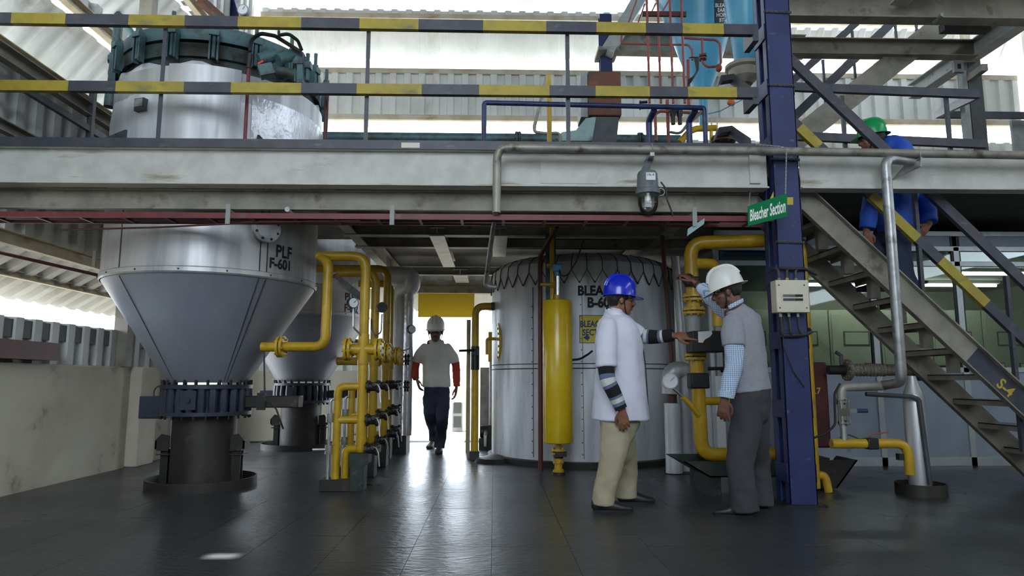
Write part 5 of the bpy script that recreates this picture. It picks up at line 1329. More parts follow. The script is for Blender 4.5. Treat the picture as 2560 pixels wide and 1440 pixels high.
# insulated silver elbows behind
se = thing('silver_elbow_pipe', 'silver insulated pipe bending over between tank and flow meter', 'duct', G(1690, 1170))
xa_, xb_ = XU(1683, 7.35, 1090), XU(1718, 7.35, 1090)
MB().cyl((xa_, 7.35, 0.01), (xa_, 7.35, ZV(1008, 7.35, 1683)), .088, n=24).build('lower_sleeve', 'alu_rough', se)
MB().tube([(xa_ - .02, 7.33, ZV(985, 7.33)), (xa_ - .01, 7.33, ZV(925, 7.33)), (xb_ + .02, 7.36, ZV(925, 7.33)), (xb_ + .01, 7.4, .03)], .095, 22, bend=.11).build('elbow_sleeve', 'alu', se)
MB().cyl((xa_, 7.35, ZV(1008, 7.35)), (xa_, 7.35, ZV(985, 7.35)), .05).build('bare_pipe', 'maroon_dark', se)
MB().cyl((XU(1708, 7.6, 800), 7.6, ZV(920, 7.6)), (XU(1690, 7.6, 700), 7.6, ZV(640, 7.6)), .05, n=16).build('upper_sleeve', 'alu', se)
for u in (1727, 1778):
    x = XU(u, 7.2, 850); tag(MB().bb(x - .02, x + .02, 7.18, 7.22, .02, ZV(790 if u < 1750 else 680, 7.2)).build('frame_upright', 'aluframe'), 'pale upright strip %s the flow meter' % ('just left of' if u < 1750 else 'just right of'), 'post')
tag(MB().bb(XU(1752, 7.3, 1000), XU(1810, 7.3, 1000), 7.28, 7.34, .05, ZV(940, 7.3)).build('white_board', 'white_paint'), 'white board standing behind the lower flow meter pipe', 'board')
# black sleeve foot and yellow elbow beside the column
ye = thing('yellow_floor_elbow', 'short yellow elbow pipe on the floor right of the blue column', 'pipe', G(2065, 1228))
MB().tube([W(2030, 1188, 6.1), W(2062, 1186, 6.1), W(2072, 1230, 6.1)], .036, 14, bend=.1).build('elbow', 'yellow', ye)
# ================================================================== RIGHT-HAND EQUIPMENT
YQ = 6.7
mc = thing('maroon_machine', 'dark maroon painted machine casing right of the column', 'machine', G(2050, 1160))
x0, x1 = XU(1985, YQ, 1000), XU(2073, YQ, 1000)
MB().bb(x0, x1, YQ, YQ + .5, ZV(1122, YQ), ZV(905, YQ)).build('casing', 'maroon_dark', mc, bevel=.02)
MB().lathe([(.07, ZV(1150, YQ)), (.07, ZV(1120, YQ))], (x1 - .12, YQ + .2, 0), 16).build('stand', 'black_steel', mc); MB().bb(x0 + .02, x1 - .02, YQ + .02, YQ + .45, 0.0, ZV(1148, YQ)).build('plinth', 'black_steel', mc)
text_on(MB(), 'E.7', .085, lambda x, y: Vector((XU(2026, YQ, 985) + x, YQ - .003, ZV(985, YQ) + y)), .001).build('lettering', 'letter_yellow', mc)
# the pan under it
pn = thing('drip_pan', 'black flared drip pan on the floor under the maroon machine', 'trough', G(2090, 1225))
xa_, xb_ = XU(2035, 6.2, 1150), XU(2152, 6.2, 1150); zt_ = ZV(1152, 6.2, 2090)
mb = MB(); mb.prism([(xa_ - .2, 6.25, zt_), (xb_, 6.25, zt_), (xb_ - .2, 6.25, .02), (xa_ - .2, 6.25, .02)], (0, .015, 0)); mb.prism([(xb_, 6.25, zt_), (xb_ - .02, 6.25, zt_), (xb_ - .22, 6.25, .02), (xb_ - .2, 6.25, .02)], (0, .36, 0)); mb.bb(xa_ - .2, xb_ - .2, 6.25, 6.6, .01, .02); mb.build('pan', 'black_steel', pn)
# flexible braided hose and flanges behind the stair
fh = thing('braided_hose', 'flanged braided steel hose running right from the maroon machine', 'hose', W(2190, 950, 6.6))
yh = 6.55; zh = ZV(925, yh, 2200)
P = []; rr = []
xa_, xb_ = XU(2125, yh, 925), XU(2290, yh, 925)
for k in range(60):
    t = k / 59; P.append((xa_ + (xb_ - xa_) * t, yh, zh)); rr.append(.055 + (.008 if (k % 3 == 0 and .1 < t < .55) else 0))
MB().tube(P, .055, 20, rr=rr).build('hose', 'braid', fh)
for u in (2118, 2300): flange(MB(), (XU(u, yh, 925), yh, zh), (1, 0, 0), .105, .03, 10, .011).build('flange', 'braid', fh)
MB().cyl((XU(2070, yh, 925), yh, zh), (XU(2112, yh, 925), yh, zh), .045).build('nozzle', 'black_steel', fh); MB().tube([(XU(2105, yh, 925), yh, zh + .05), (XU(2103, yh, 900), yh, zh + .14), (XU(2090, yh, 885), yh, zh + .17)], .02, 8).build('nozzle_lever', 'dark_grey', fh)
MB().cyl((XU(2306, yh, 925), yh, zh), (XU(2320, yh, 925), yh, zh), .08).build('end_cap', 'dark_grey', fh)
# valve line
vl = thing('valve_line', 'small bore steel line with flanged ball valve beside the column', 'pipe', G(2105, 1170))
yv_ = 5.55; xv2 = XU(2104, yv_, 1000); zh2 = ZV(968, yv_, 2150)
MB().tube([(xq, yp + .22, ZV(962, yp + .25, 2240)), (xq, yv_, zh2 + .01), (xv2, yv_, zh2), (xv2, yv_, ZV(1000, yv_))], .036, 16, bend=.07).build('feed_pipe', 'old_pipe', vl)
vb = MB(); 
for v in (1005, 1058): flange(vb, (xv2, yv_, ZV(v, yv_)), (0, 0, 1), .05, .016, 4, .009)
vb.cyl((xv2, yv_, ZV(1060, yv_)), (xv2, yv_, ZV(1003, yv_)), .033); vb.box((xv2, yv_, ZV(1031, yv_)), (.085, .08, .06)); 
for s in (-1, 1): vb.cyl((xv2 + s * .042, yv_ - .03, ZV(1062, yv_)), (xv2 + s * .042, yv_ - .03, ZV(1000, yv_)), .006, n=8)
vb = vb.build('ball_valve', 'chrome', vl)
MB().bar((xv2 + .04, yv_, ZV(1028, yv_)), (xv2 + .13, yv_, ZV(1028, yv_)), .012, .03).build('valve_lever', 'steel', vb); MB().cyl((xv2 + .12, yv_, ZV(1028, yv_)), (xv2 + .205, yv_, ZV(1028, yv_)), .017).build('lever_grip', 'pipe_blue', vb)
MB().cyl((xv2, yv_, ZV(1110, yv_)), (xv2, yv_, ZV(1058, yv_)), .026).build('lower_pipe', 'galv', vl)
MB().tube([(xv2 - .02, yv_ - .03, zh2 + .03), (xv2 - .07, yv_ - .03, zh2 - .05), (xv2 - .08, yv_ - .03, zh2 - .3), (XU(2060, yv_, 1085), yv_ - .03, ZV(1085, yv_)), (XU(2025, yv_, 1098), yv_ - .02, ZV(1098, yv_))], .009, 8, bend=.06).build('hose', 'black_rubber', vl)
yl = MB().tube([(XU(2078, yv_, 1111), yv_, ZV(1111, yv_)), (XU(2268, yv_, 1111), yv_, ZV(1111, yv_)), (XU(2270, yv_, 1111) + .0, yv_, ZV(1190, yv_))], .038, 16, bend=.1).build('yellow_run', 'yellow', vl)
MB().box((XU(2178, yv_, 1111), yv_, ZV(1111, yv_)), (.09, .085, .09)).build('isolating_valve', 'black', yl, bevel=.01)
MB().tube([(XU(2172, yv_, 1090), yv_, ZV(1095, yv_)), (XU(2180, yv_, 1088), yv_, ZV(1088, yv_)), (XU(2222, yv_, 1083), yv_, ZV(1082, yv_))], .006, 6).build('red_lever', 'red_pipe', yl)
MB().tube([W(2100, 1095, yv_), W(2120, 1086, yv_), W(2150, 1098, yv_), W(2175, 1095, yv_)], .006, 6, bend=.05).build('wire', 'cable', yl)
MB().box(W(2250, 1142, yv_), (.04, .05, .05)).build('drain_cock', 'black_steel', yl)
sc_ = thing('steel_cylinder', 'slim silver cone-topped cylinder standing in a floor ring under the stairs', 'cylinder', G(2300, 1200))
yz = 6.0; xz = XU(2292, yz, 1100); rz = .088
MB().lathe([(rz, .06), (rz, ZV(990, yz)), (rz * .93, ZV(986, yz)), (.035, ZV(946, yz)), (.03, ZV(940, yz)), (.001, ZV(940, yz))], (xz, yz, 0), 28).build('body', 'alu', sc_)
MB().tube([W(2165, 985, 5.9), W(2280, 992, 5.9), (xz - .02, yz - rz - .02, ZV(1000, 5.88)), (xz + .02, yz - rz - .02, .1)], .02, 10, bend=.03).build('side_pipe', 'dark_grey', sc_)
MB().lathe([(.19, 0), (.20, 0), (.20, .10), (.19, .10), (.19, 0)], (xz - .01, yz - .02, 0), 32).build('floor_ring', 'soot', sc_)
yl2 = yl
# ================================================================== UPPER LEVEL PLANT
def hop(uc, vt, r_top, ub, vb_, r_bot, Y, lab, letter=None):
    t = thing('blue_hopper', lab, 'hopper', W(ub, vb_, Y))
    a, b = W(uc, vt, Y), W(ub, vb_, Y)
    MB().lathe([(.06, b.z - (.75 if r_bot > .18 else .1)), (.07, b.z - (.3 if r_bot > .18 else .1)), (r_bot, b.z), (r_top, a.z), (r_top, a.z + 1.2)], (a.x, Y, 0), 40).build('cone', 'hopper_blue', t)
    return t, a, b
t1, a1, b1 = hop(1745, -60, .72, 1765, 195, .20, 9.25, 'large sky blue bleaching earth hopper cone with white lettering')
t2, a2, b2 = hop(1855, -100, .30, 1862, 150, .15, 7.95, 'narrow sky blue hopper leg beside the blue column')
q = W(1808, 60, 8.35)

def plate(u, v): 
    # on the cone facing the camera
    d = ray(u, v); k = (a1.z - b1.z) / (.72 - .20)
    best = None
    for i in range(400):
        Y = 8.2 + i * .003; p = CP + d * (Y / d.y); r = .20 + (p.z - b1.z) / k
        if (p - Vector((a1.x, 9.25, p.z))).length <= r: return p + Vector((0, -.006, 0))
    return W(u, v, 8.85)
mb = MB(); n = 8; G1 = [[plate(1786 + 24 * i / 4, -12 + 70 * j / n) for i in range(5)] for j in range(n + 1)]
vs = [p for row in G1 for p in row]; mb.add(vs, [(j * 5 + i, j * 5 + i + 1, j * 5 + i + 6, j * 5 + i + 5) for j in range(n) for i in range(4)]); mb.build('name_plate', 'letter_black', t1, smooth=0)
lt = MB()
for s, v in (('BLEACHING', 19), ('EARTH', 31), ('HOPPER', 43), ('BT-601', 56)):
    vs, fs = text2d(s, 13.5, .25)
    u0 = {19: 1787, 31: 1793, 43: 1790, 56: 1797}[v]
    keep = [(x, y) for x, y in vs]
    lt.add([plate(u0 + x * .8, v - y) + Vector((0, -.008, 0)) for x, y in keep], fs)
lt.build('lettering', 'letter_white', t1)
mb = MB(); q = W(1858, 165, 7.95); x2, y2 = q.x, 7.95
mb.lathe([(.1, ZV(205, 7.95)), (.18, ZV(190, 7.95)), (.18, ZV(170, 7.95)), (.22, ZV(166, 7.95)), (.22, ZV(158, 7.95)), (.14, ZV(150, 7.95))], (x2, y2, 0), 28); mb.build('outlet_flange', 'dusty_steel', t2)
# red thin pipe bank
rp = thing('red_pipe_bank', 'bank of four thin red pipes rising in front of the blue hoppers', 'pipes', W(1660, 250, 7.3))
for u0, u1 in ((1616, 1624), (1646, 1652), (1676, 1683), (1705, 1712)):
    p, q = W(u0, -10, 7.3), W(u1, 258, 7.3); MB().cyl((q.x, 7.3, q.z), (q.x, 7.3, p.z), .014, n=10).build('pipe', 'red_pipe', rp)
a, b_ = W(1605, 42, 7.35), W(1714, 32, 7.35); MB().bb(a.x, b_.x, 7.32, 7.35, a.z, b_.z).build('pipe_support', 'maroon_dark', rp)
for k, (u0, v0, u1, v1) in enumerate(((1592, 0, 1572, 55), (1612, 10, 1596, 55), (1640, 8, 1628, 32), (1673, 0, 1655, 32))): MB().cyl(W(u0, v0, 7.5), W(u1, v1, 7.5), .009, n=8).build('brace_rod', 'red_pipe', rp)
MB().tube([W(1555, 85, 7.6), W(1552, 105, 7.6), W(1560, 110, 7.6), W(1720, 112, 7.6), W(1730, 125, 7.6), W(1731, 150, 7.6)], .013, 8, bend=.05).build('cross_pipe', 'red_pipe', rp)
MB().tube([W(1710, 95, 7.6), W(1790, 100, 7.6), W(1800, 110, 7.6), W(1803, 165, 7.6), W(1770, 168, 7.6), W(1756, 158, 7.6), W(1755, 95, 7.6)], .015, 8, bend=.07).build('cross_pipe', 'red_pipe', rp)
flange_pair(MB(), W(1757, 143, 7.6), (0, 0, 1), .045, bolts=6, br=.008).build('flange', 'rusty_block', rp); MB().ell(W(1797, 170, 7.6), (.04, .04, .05)).build('valve', 'red_pipe', rp)
MB().cyl(W(1720, 150, 7.5), W(1722, 270, 7.5), .02, n=10).build('orange_pipe', 'red_pipe', rp)
for i in range(5): MB().tube([W(1722 + i * 3, 145, 7.45), W(1735 + i * 3, 142, 7.45), W(1742 + i, 175, 7.45), W(1735 - 2 * i, 190 + i * 4, 7.42), W(1720, 200 + i * 3, 7.45)], .006, 6, bend=.06).build('wire', 'cable', rp)
# valves & regulator cluster behind the blue railing
vc = thing('valve_cluster', 'black regulator valves and small red lines behind the blue pipe railing', 'valves', (XU(1690, 6.9, 300), 6.9, ZD))
MB().tube([W(1640, 352, 6.9), W(1638, 285, 6.9), W(1650, 278, 6.9), W(1765, 284, 6.9)], .016, 8, bend=.06).build('line', 'red_pipe', vc)
p = W(1668, 250, 6.95); MB().cyl((p.x, 6.95, ZD), (p.x, 6.95, p.z), .018).build('line', 'red_pipe', vc)
for u in (1683, 1700): MB().lathe([(.0, 0), (.022, 0), (.022, .08), (.034, .1), (.034, .17), (.015, .19)], W(u, 311, 6.85), 14).build('regulator', 'black', vc)
MB().cyl(W(1686, 275, 6.8), W(1686, 275, 6.9), .034).build('knob', 'black', vc)
for v in (256, 270): MB().cyl(W(1600, v, 6.7), W(1618, v - 1, 6.7), .014).build('tee_handle', 'black', vc); MB().torus(W(1600, v, 6.7), .018, .005, (1, 0, 0), 12, 6).build('handwheel', 'black', vc)
MB().tube([W(1675, 330, 6.9), W(1700, 335, 6.9), W(1720, 310, 6.9), W(1760, 275, 6.9)], .016, 8, bend=.1).build('hose', 'cable_grey', vc)
pt_ = thing('teal_pump', 'pale teal round pump housing on the deck behind the pipes', 'pump', (XU(1690, 7.6, 330), 7.6, ZD)); p = W(1686, 330, 7.6)
MB().ell((p.x, 7.6, ZD + .22), (.26, .26, .26)).build('housing', 'pale_teal', pt_); MB().cyl((p.x, 7.3, ZD + .2), (p.x, 7.4, ZD + .2), .14).build('cover', 'pale_teal', pt_); MB().bb(p.x - .2, p.x + .2, 7.4, 7.8, ZD + .01, ZD + .06).build('base', 'teal_dirty', pt_)
# yellow reducers and flanges left of the column on deck
yd = thing('yellow_deck_pipe', 'yellow curved pipe and flanges on the deck by the blue column', 'pipe', (XU(1775, 7.0, 340), 7.0, ZD))
MB().tube([W(1700, 356, 7.0), W(1722, 330, 7.0), W(1740, 322, 7.0), W(1790, 320, 7.0)], .035, 12, bend=.1).build('bend', 'yellow', yd)
flange_pair(MB(), W(1808, 350, 6.6), (0, 0, 1), .12, bolts=8, br=.012).build('flange', 'rusty_block', yd); MB().cyl(W(1778, 355, 7.0), W(1778, 322, 7.0), .02).build('leg', 'yellow', yd)
MB().ell(W(1828, 257, 6.9), (.045, .03, .035)).build('orange_knob', 'orange', yd)
MB().tube([W(1770, 285, 6.8), W(1800, 278, 6.8), W(1830, 262, 6.8), W(1855, 250, 6.8)], .006, 6).build('blue_tube', 'hopper_blue', yd)
p = W(1790, 300, 7.3); MB().lathe([(.0, 0), (.12, .02), (.12, .06), (.05, .1), (.05, .28), (.11, .3), (.11, .34)], (p.x, 7.3, ZD + .1), 20).build('filter_body', 'galv', yd)
for k in range(3): MB().cyl(W(1765 + k * 14, 345, 7.1), W(1765 + k * 14, 268, 7.1), .008, n=8).build('stud', 'galv', yd)
for k, (u0, v0, u1) in enumerate(((1795, 188, 1878), (1790, 318, 1878))):
    tag(MB().prism([W(u0, v0 + 28, 6.3), W(u0 + 8, v0, 6.3), W(u0 + 40, v0 - 4, 6.3), W(u1, v0 + 28, 5.9), W(u1, v0 + 46, 5.9), W(u0 + 38, v0 + 10, 6.3), W(u0 + 12, v0 + 14, 6.3)], (0, .1, 0)).build('bent_bracket', 'rail_black'), 'dark bent bracket left of the blue column, %s one' % ('upper' if k == 0 else 'lower'), 'bracket')
# blue pipe railing on the deck
br_ = thing('blue_pipe_railing', 'navy blue pipe railing standing on the deck around the pump', 'railing', (XU(1480, 6.3, 300), 6.3, ZD))
yb_ = 6.3; z_ = ZV(262, yb_, 1480); xA, xB = XU(1210, yb_, 300), XU(1762, yb_, 300)
MB().tube([(xA, yb_, ZD + .01), (xA, yb_, z_ + .01), (xB, yb_, z_ - .02), (xB, yb_, ZD + .01)], .024, 12, bend=.03).build('rail', 'pipe_blue', br_)
for u in (1622, 1722): x = XU(u, yb_ + .2, 300); MB().tube([(x, yb_ + .2, ZD + .01), (x, yb_ + .2, z_ - .08), (x + .02, yb_ + .05, z_ - .03)], .032, 12, bend=.05).build('post', 'pipe_blue', br_)
# machine with rusty block
rm = thing('deck_machine', 'teal machine with a big rusty steel block behind the rails', 'machine', (XU(1510, 7.2, 330), 7.2, ZD))
Ym = 7.2
a, b_ = W(1472, 288, Ym), W(1552, 178, Ym); MB().bb(a.x, b_.x, Ym, Ym + .4, a.z, b_.z).build('rusty_block', 'rusty_block', rm, bevel=.015)
MB().bb(a.x - .08, a.x - .003, Ym + .05, Ym + .35, a.z, b_.z - .0).build('side_plate', 'grey_paint', rm)
a2_, b2_ = W(1478, 290, Ym), W(1548, 290, Ym)
MB().prism([(a2_.x, Ym + .02, a2_.z), (b2_.x, Ym + .02, a2_.z), (b2_.x - .1, Ym + .02, ZD + .01), (a2_.x + .06, Ym + .02, ZD + .01)], (0, .3, 0)).build('frame', 'dark_grey', rm)
MB().prism([W(1400, 352, Ym - .02), W(1388, 345, Ym - .02), W(1405, 330, Ym - .02), W(1440, 325, Ym - .02), W(1465, 295, Ym - .02), W(1490, 293, Ym - .02), W(1480, 352, Ym - .02)], (0, .04, 0)).build('cast_arm', 'pale_teal', rm)
mb = MB(); x = XU(1438, Ym, 280); prof = [(.02, 0), (.09, 0)]
for k in range(7): prof += [(.11, .03 + k * .028), (.085, .044 + k * .028)]
prof += [(.1, .24), (.11, .34), (.05, .40), (.05, .62), (.03, .66)]
mb.lathe(prof, (x, Ym + .1, ZD + .12), 20); mb.build('spring_column', 'pale_teal', rm)
MB().lathe([(.05, 0), (.075, .1), (.06, .4), (.03, .5)], (XU(1412, Ym + .2, 300), Ym + .2, ZD + .05), 14).build('pale_post', 'white_paint', rm)
tag(MB().cyl((XU(1373, 6.9, 270), 6.9, ZD + .01), (XU(1373, 6.9, 270), 6.9, ZV(188, 6.9, 1373)), .026, n=12).build('yellow_post', 'yellow'), 'yellow upright pipe behind the middle of the rails', 'post')
tag(MB().tube([W(1368, 188, 7.1), W(1336, 315, 7.1), W(1336, 330, 7.1), W(1365, 334, 7.1), W(1400, 332, 7.1), (XU(1402, 7.1, 340), 7.1, ZD + .01)], .018, 10, bend=.05).build('slanted_pipe', 'old_pipe'), 'thin slanted grey pipe beside the yellow post', 'pipe')
tm = thing('teal_main', 'teal pipe main lying low along the back of the deck', 'pipe', (0, 8.8, ZD)); zt_ = ZV(347, 8.8, 1300)
MB().cyl((XU(780, 8.8, 340), 8.8, zt_), (XU(1700, 8.8, 340), 8.8, zt_), .07, n=20).build('pipe', 'teal', tm)
for u in (1295, 1600): flange_pair(MB(), (XU(u, 8.8, 340), 8.8, zt_), (1, 0, 0), .1, bolts=8, br=.01).build('flange', 'teal_dirty', tm)
for u in (850, 1250, 1650): x = XU(u, 8.8, 340); MB().bb(x - .05, x + .05, 8.75, 8.85, ZD + .01, zt_ - .05).build('saddle', 'teal_dirty', tm)
# grey louvred unit in the bright yard
yw = thing('yard_unit', 'grey louvred unit standing in the glare outside the doorway', 'unit', (XU(1144, 14, 1040), 14.2, -.05))
a, b_ = W(1130, 1076, 14), W(1157, 1006, 14)
MB().bb(a.x, b_.x, 14, 14.35, -.05, b_.z).build('case', 'grey_paint', yw, bevel=.01)
for k in range(2): MB().bb(a.x + .03, b_.x - .03, 13.985, 14, a.z + .06 + k * .28, a.z + .28 + k * .28).build('louvre', 'dark_grey', yw)
# ================================================================== PEOPLE
TEX = {}
def cloud(size):
    if size not in TEX:
        t = bpy.data.textures.new('folds', 'CLOUDS'); t.noise_scale = size; t.noise_depth = 1; TEX[size] = t
    return TEX[size]
def organic(mb, name, mat, parent, vox=.008, it=5, fold=0, fs=.09):
    ob = mb.build(name, mat, parent, smooth=0)
    md = ob.modifiers.new('remesh', 'REMESH'); md.mode = 'VOXEL'; md.voxel_size = vox; md.use_smooth_shade = True
    if it:
        sm_ = ob.modifiers.new('smooth', 'SMOOTH'); sm_.factor = .5; sm_.iterations = it
    if fold:
        dp = ob.modifiers.new('folds', 'DISPLACE'); dp.texture = cloud(fs); dp.strength = fold; dp.mid_level = .5; dp.texture_coords = 'LOCAL'
        s2 = ob.modifiers.new('soften', 'SMOOTH'); s2.factor = .5; s2.iterations = 2
    return ob
def basis(f, up=(0, 0, 1)):
    f = Vector(f).normalized(); l = Vector(up).cross(f).normalized(); u = f.cross(l)
    return Matrix((f, l, u)).transposed()          # columns forward, left, up
class Head:
    def __init__(s, c, f, up=(0, 0, 1), k=1.0): s.c = Vector(c); s.M = basis(f, up); s.k = k
    def p(s, x, y, z): return s.c + s.M @ Vector((x, y, z)) * s.k
    def shape(s, mb, neck):
        k = s.k; E = lambda c, r: mb.ell(s.p(*c), [q * k for q in r], s.M, 20, 14)
        E((-.008, 0, .035), (.098, .077, .092)); E((.03, 0, -.04), (.066, .060, .082)); E((.058, 0, -.098), (.028, .030, .022))
        E((.012, 0, -.07), (.05, .056, .045)); E((.078, 0, .025), (.022, .048, .014)); E((.085, 0, -.055), (.018, .026, .018)); E((.088, 0, -.063), (.016, .02, .006)); E((.087, 0, -.076), (.015, .018, .007))
        mb.loft([s.p(.085, 0, .012), s.p(.105, 0, -.012), s.p(.110, 0, -.028), s.p(.096, 0, -.036)], [.009 * k, .012 * k, .017 * k, .012 * k], ref=s.M @ Vector((0, 1, 0)), n=10)
        for q in (-1, 1):
            E((-.008, q * .079, -.008), (.020, .010, .034)); E((.055, q * .043, -.028), (.024, .018, .02)); E((.096, q * .011, -.035), (.009, .007, .007))
        mb.loft([s.p(-.018, 0, -.02), s.p(-.022, 0, -.09), Vector(neck)], [(.062 * k, .058 * k), (.058 * k, .056 * k), (.068 * k, .072 * k)], ref=s.M @ Vector((1, 0, 0)))
    def face(s, par, moustache=True, hairdown=-.075):
        k = s.k
        for q in (-1, 1):
            e = MB().ell(s.p(.079, q * .032, .002), [.011 * k, .014 * k, .0065 * k], s.M, 12, 8).build('eye', 'eye', par); MB().ell(s.p(.088, q * .032, .001), [.004 * k, .006 * k, .0055 * k], s.M, 10, 6).build('iris', 'hair', e)
            MB().tube([s.p(.089, q * .015, .020), s.p(.094, q * .032, .026), s.p(.080, q * .052, .020)], .0045 * k, 6).build('eyebrow', 'hair', par)
        if moustache: MB().loft([s.p(.084, -.030, -.058), s.p(.101, -.012, -.047), s.p(.101, .012, -.047), s.p(.084, .030, -.058)], [.006, .009, .009, .006], ref=s.M @ Vector((0, 0, 1)), n=8).build('moustache', 'hair', par)
        # cap of hair: back and sides below the helmet
        mb = MB(); n, m = 22, 9; vs = []
        for i in range(m):
            t = i / (m - 1)
            for j in range(n):
                a = R(62) + (2 * PI - R(124)) * j / (n - 1)
                zz = .06 + (hairdown - .06) * t * (1 if abs(a - PI) < 1.25 else .45)
                kk = math.sqrt(max(.05, 1 - ((zz - .035) / .115) ** 2))
                x = -.008 + .104 * math.cos(a) * kk; y = .083 * math.sin(a) * kk
                vs.append(s.p(x, y, zz))
        mb.add(vs, [(i * n + j, i * n + j + 1, (i + 1) * n + j + 1, (i + 1) * n + j) for i in range(m - 1) for j in range(n - 1)])
        h = mb.build('hair', 'hair', par); md = h.modifiers.new('thick', 'SOLIDIFY'); md.thickness = .008; md.offset = 1
    def helmet(s, par, mat, strapm='strap_black', band='strap_white', tilt=0, dz=0.0, peak=.052):
        k = s.k; T = Matrix.Rotation(tilt, 3, 'Y')
        def q(x, y, z): v = T @ Vector((x, y, z)); return s.p(v.x - .008, v.y, v.z + .042 + dz)
        n, m = 40, 9; vs = []; rows = []
        def rim(a):
            c = math.cos(a); return .010 + peak * max(0, c) ** 2.5 + .018 * max(0, -c) ** 2
        prof = [('rim', 1.0), ('rim', .5)] + [('dome', R(e)) for e in (0, 12, 25, 38, 52, 66, 80)]
        for kind, e in prof:
            for j in range(n):
                a = 2 * PI * j / n; c, s_ = math.cos(a), math.sin(a)
                if kind == 'rim':
                    o = rim(a) * e; vs.append(q((.132 + o) * c, (.113 + o) * s_, -.012 - o * .28))
                else:
                    ce = math.cos(e) ** .75; rid = .008 * math.exp(-((.113 * ce * s_) / .022) ** 2) * math.sin(e) if e > .1 else 0
                    vs.append(q(.132 * ce * c, .113 * ce * s_, .150 * math.sin(e) + rid - (.012 if e == 0 else 0)))
        L = len(prof); fs = [(i * n + j, i * n + (j + 1) % n, (i + 1) * n + (j + 1) % n, (i + 1) * n + j) for i in range(L - 1) for j in range(n)]
        vs.append(q(0, 0, .160)); fs += [((L - 1) * n + j, (L - 1) * n + (j + 1) % n, L * n) for j in range(n)]
        hm = MB().add(vs, fs).build('helmet', mat, par, smooth=60)
        md = hm.modifiers.new('thick', 'SOLIDIFY'); md.thickness = .004; md.offset = -1
        for yy in (-.035, 0, .035):
            P = []
            for i in range(15):
                e = R(22 + 136 * i / 14); kx = math.sqrt(max(0, 1 - (yy / .113) ** 2))
                P.append(q(.132 * math.copysign(abs(math.cos(e)) ** .75, math.cos(e)) * kx, yy, .150 * math.sin(e) * kx + (.004 if yy else .006)))
            MB().tube(P, .006 if yy else .011, 8).build('helmet_ridge', mat, hm)
        # inner band and strap
        P = [q(.098 * math.cos(a), .088 * math.sin(a), -.014 if abs(a - PI) > .9 else -.026) for a in [2 * PI * i / 24 for i in range(25)]]
        MB().prof if False else None
        mb = MB(); vs2 = []
        for i, p_ in enumerate(P): vs2 += [p_, p_ + s.M @ Vector((0, 0, -.012 if i % 24 < 8 or i % 24 > 16 else -.028))]
        mb.add(vs2, [(2 * i, 2 * i + 2, 2 * i + 3, 2 * i + 1) for i in range(24)]); b = mb.build('helmet_band', band, hm); md = b.modifiers.new('thick', 'SOLIDIFY'); md.thickness = .004
        for sd in (-1, 1):
            MB().tube([q(.012, sd * .098, -.01), s.p(.012, sd * .083, -.02), s.p(.022, sd * .070, -.075), s.p(.040, sd * .045, -.112), s.p(.047, 0, -.121)], .0055, 6, bend=.03).build('chin_strap', strapm, hm)
        return hm
def hand(mb, w, d, back, thumb_side, curl=(25, 25, 28, 30), index=None, k=1.0, spread=5):
    """five-fingered hand: w wrist, d finger direction, back = outward normal of the back of the hand; thumb_side +1/-1"""
    d = Vector(d).normalized(); back = (Vector(back) - d * Vector(back).dot(d)).normalized(); y = back.cross(d) * thumb_side
    w = Vector(w)
    P = lambda a, b, c: w + (d * a + y * b + back * c) * k
    mb.loft([P(-.03, 0, 0), P(.01, 0, 0), P(.05, 0, -.002), P(.088, 0, -.004)], [(.027 * k, .020 * k), (.031 * k, .019 * k), (.041 * k, .016 * k), (.040 * k, .012 * k)], ref=y, n=14)
    L = [(.040, .024, .020), (.045, .028, .022), (.041, .026, .021), (.031, .020, .018)]
    for i in range(4):
        b = .030 - .020 * i; c0 = 0
        cu = curl[i] if not (i == 0 and index is not None) else index
        a0 = R(cu); p = P(.085 - (.004 if i in (0, 3) else 0), b, -.003); pts = [p]; ang = R(cu * .6)
        dirs = (y * math.sin(R((1.5 - i) * spread)) + d * math.cos(R((1.5 - i) * spread))).normalized()
        for l in L[i]:
            v = dirs * math.cos(ang) - back * math.sin(ang); p = p + v * l * k; pts.append(p); ang += R(cu)
        r0 = .0092 * k
        mb.loft(pts, [r0, r0 * .97, r0 * .9, r0 * .78], ref=back, n=10, k=3)
    t0 = P(.022, .030, -.006); t1 = P(.050, .052, -.018); t2 = P(.078, .056, -.026); t3 = P(.100, .050, -.032)
    mb.loft([t0, t1, t2, t3], [.013 * k, .0115 * k, .0105 * k, .009 * k], ref=back, n=10, k=3)
    return mb
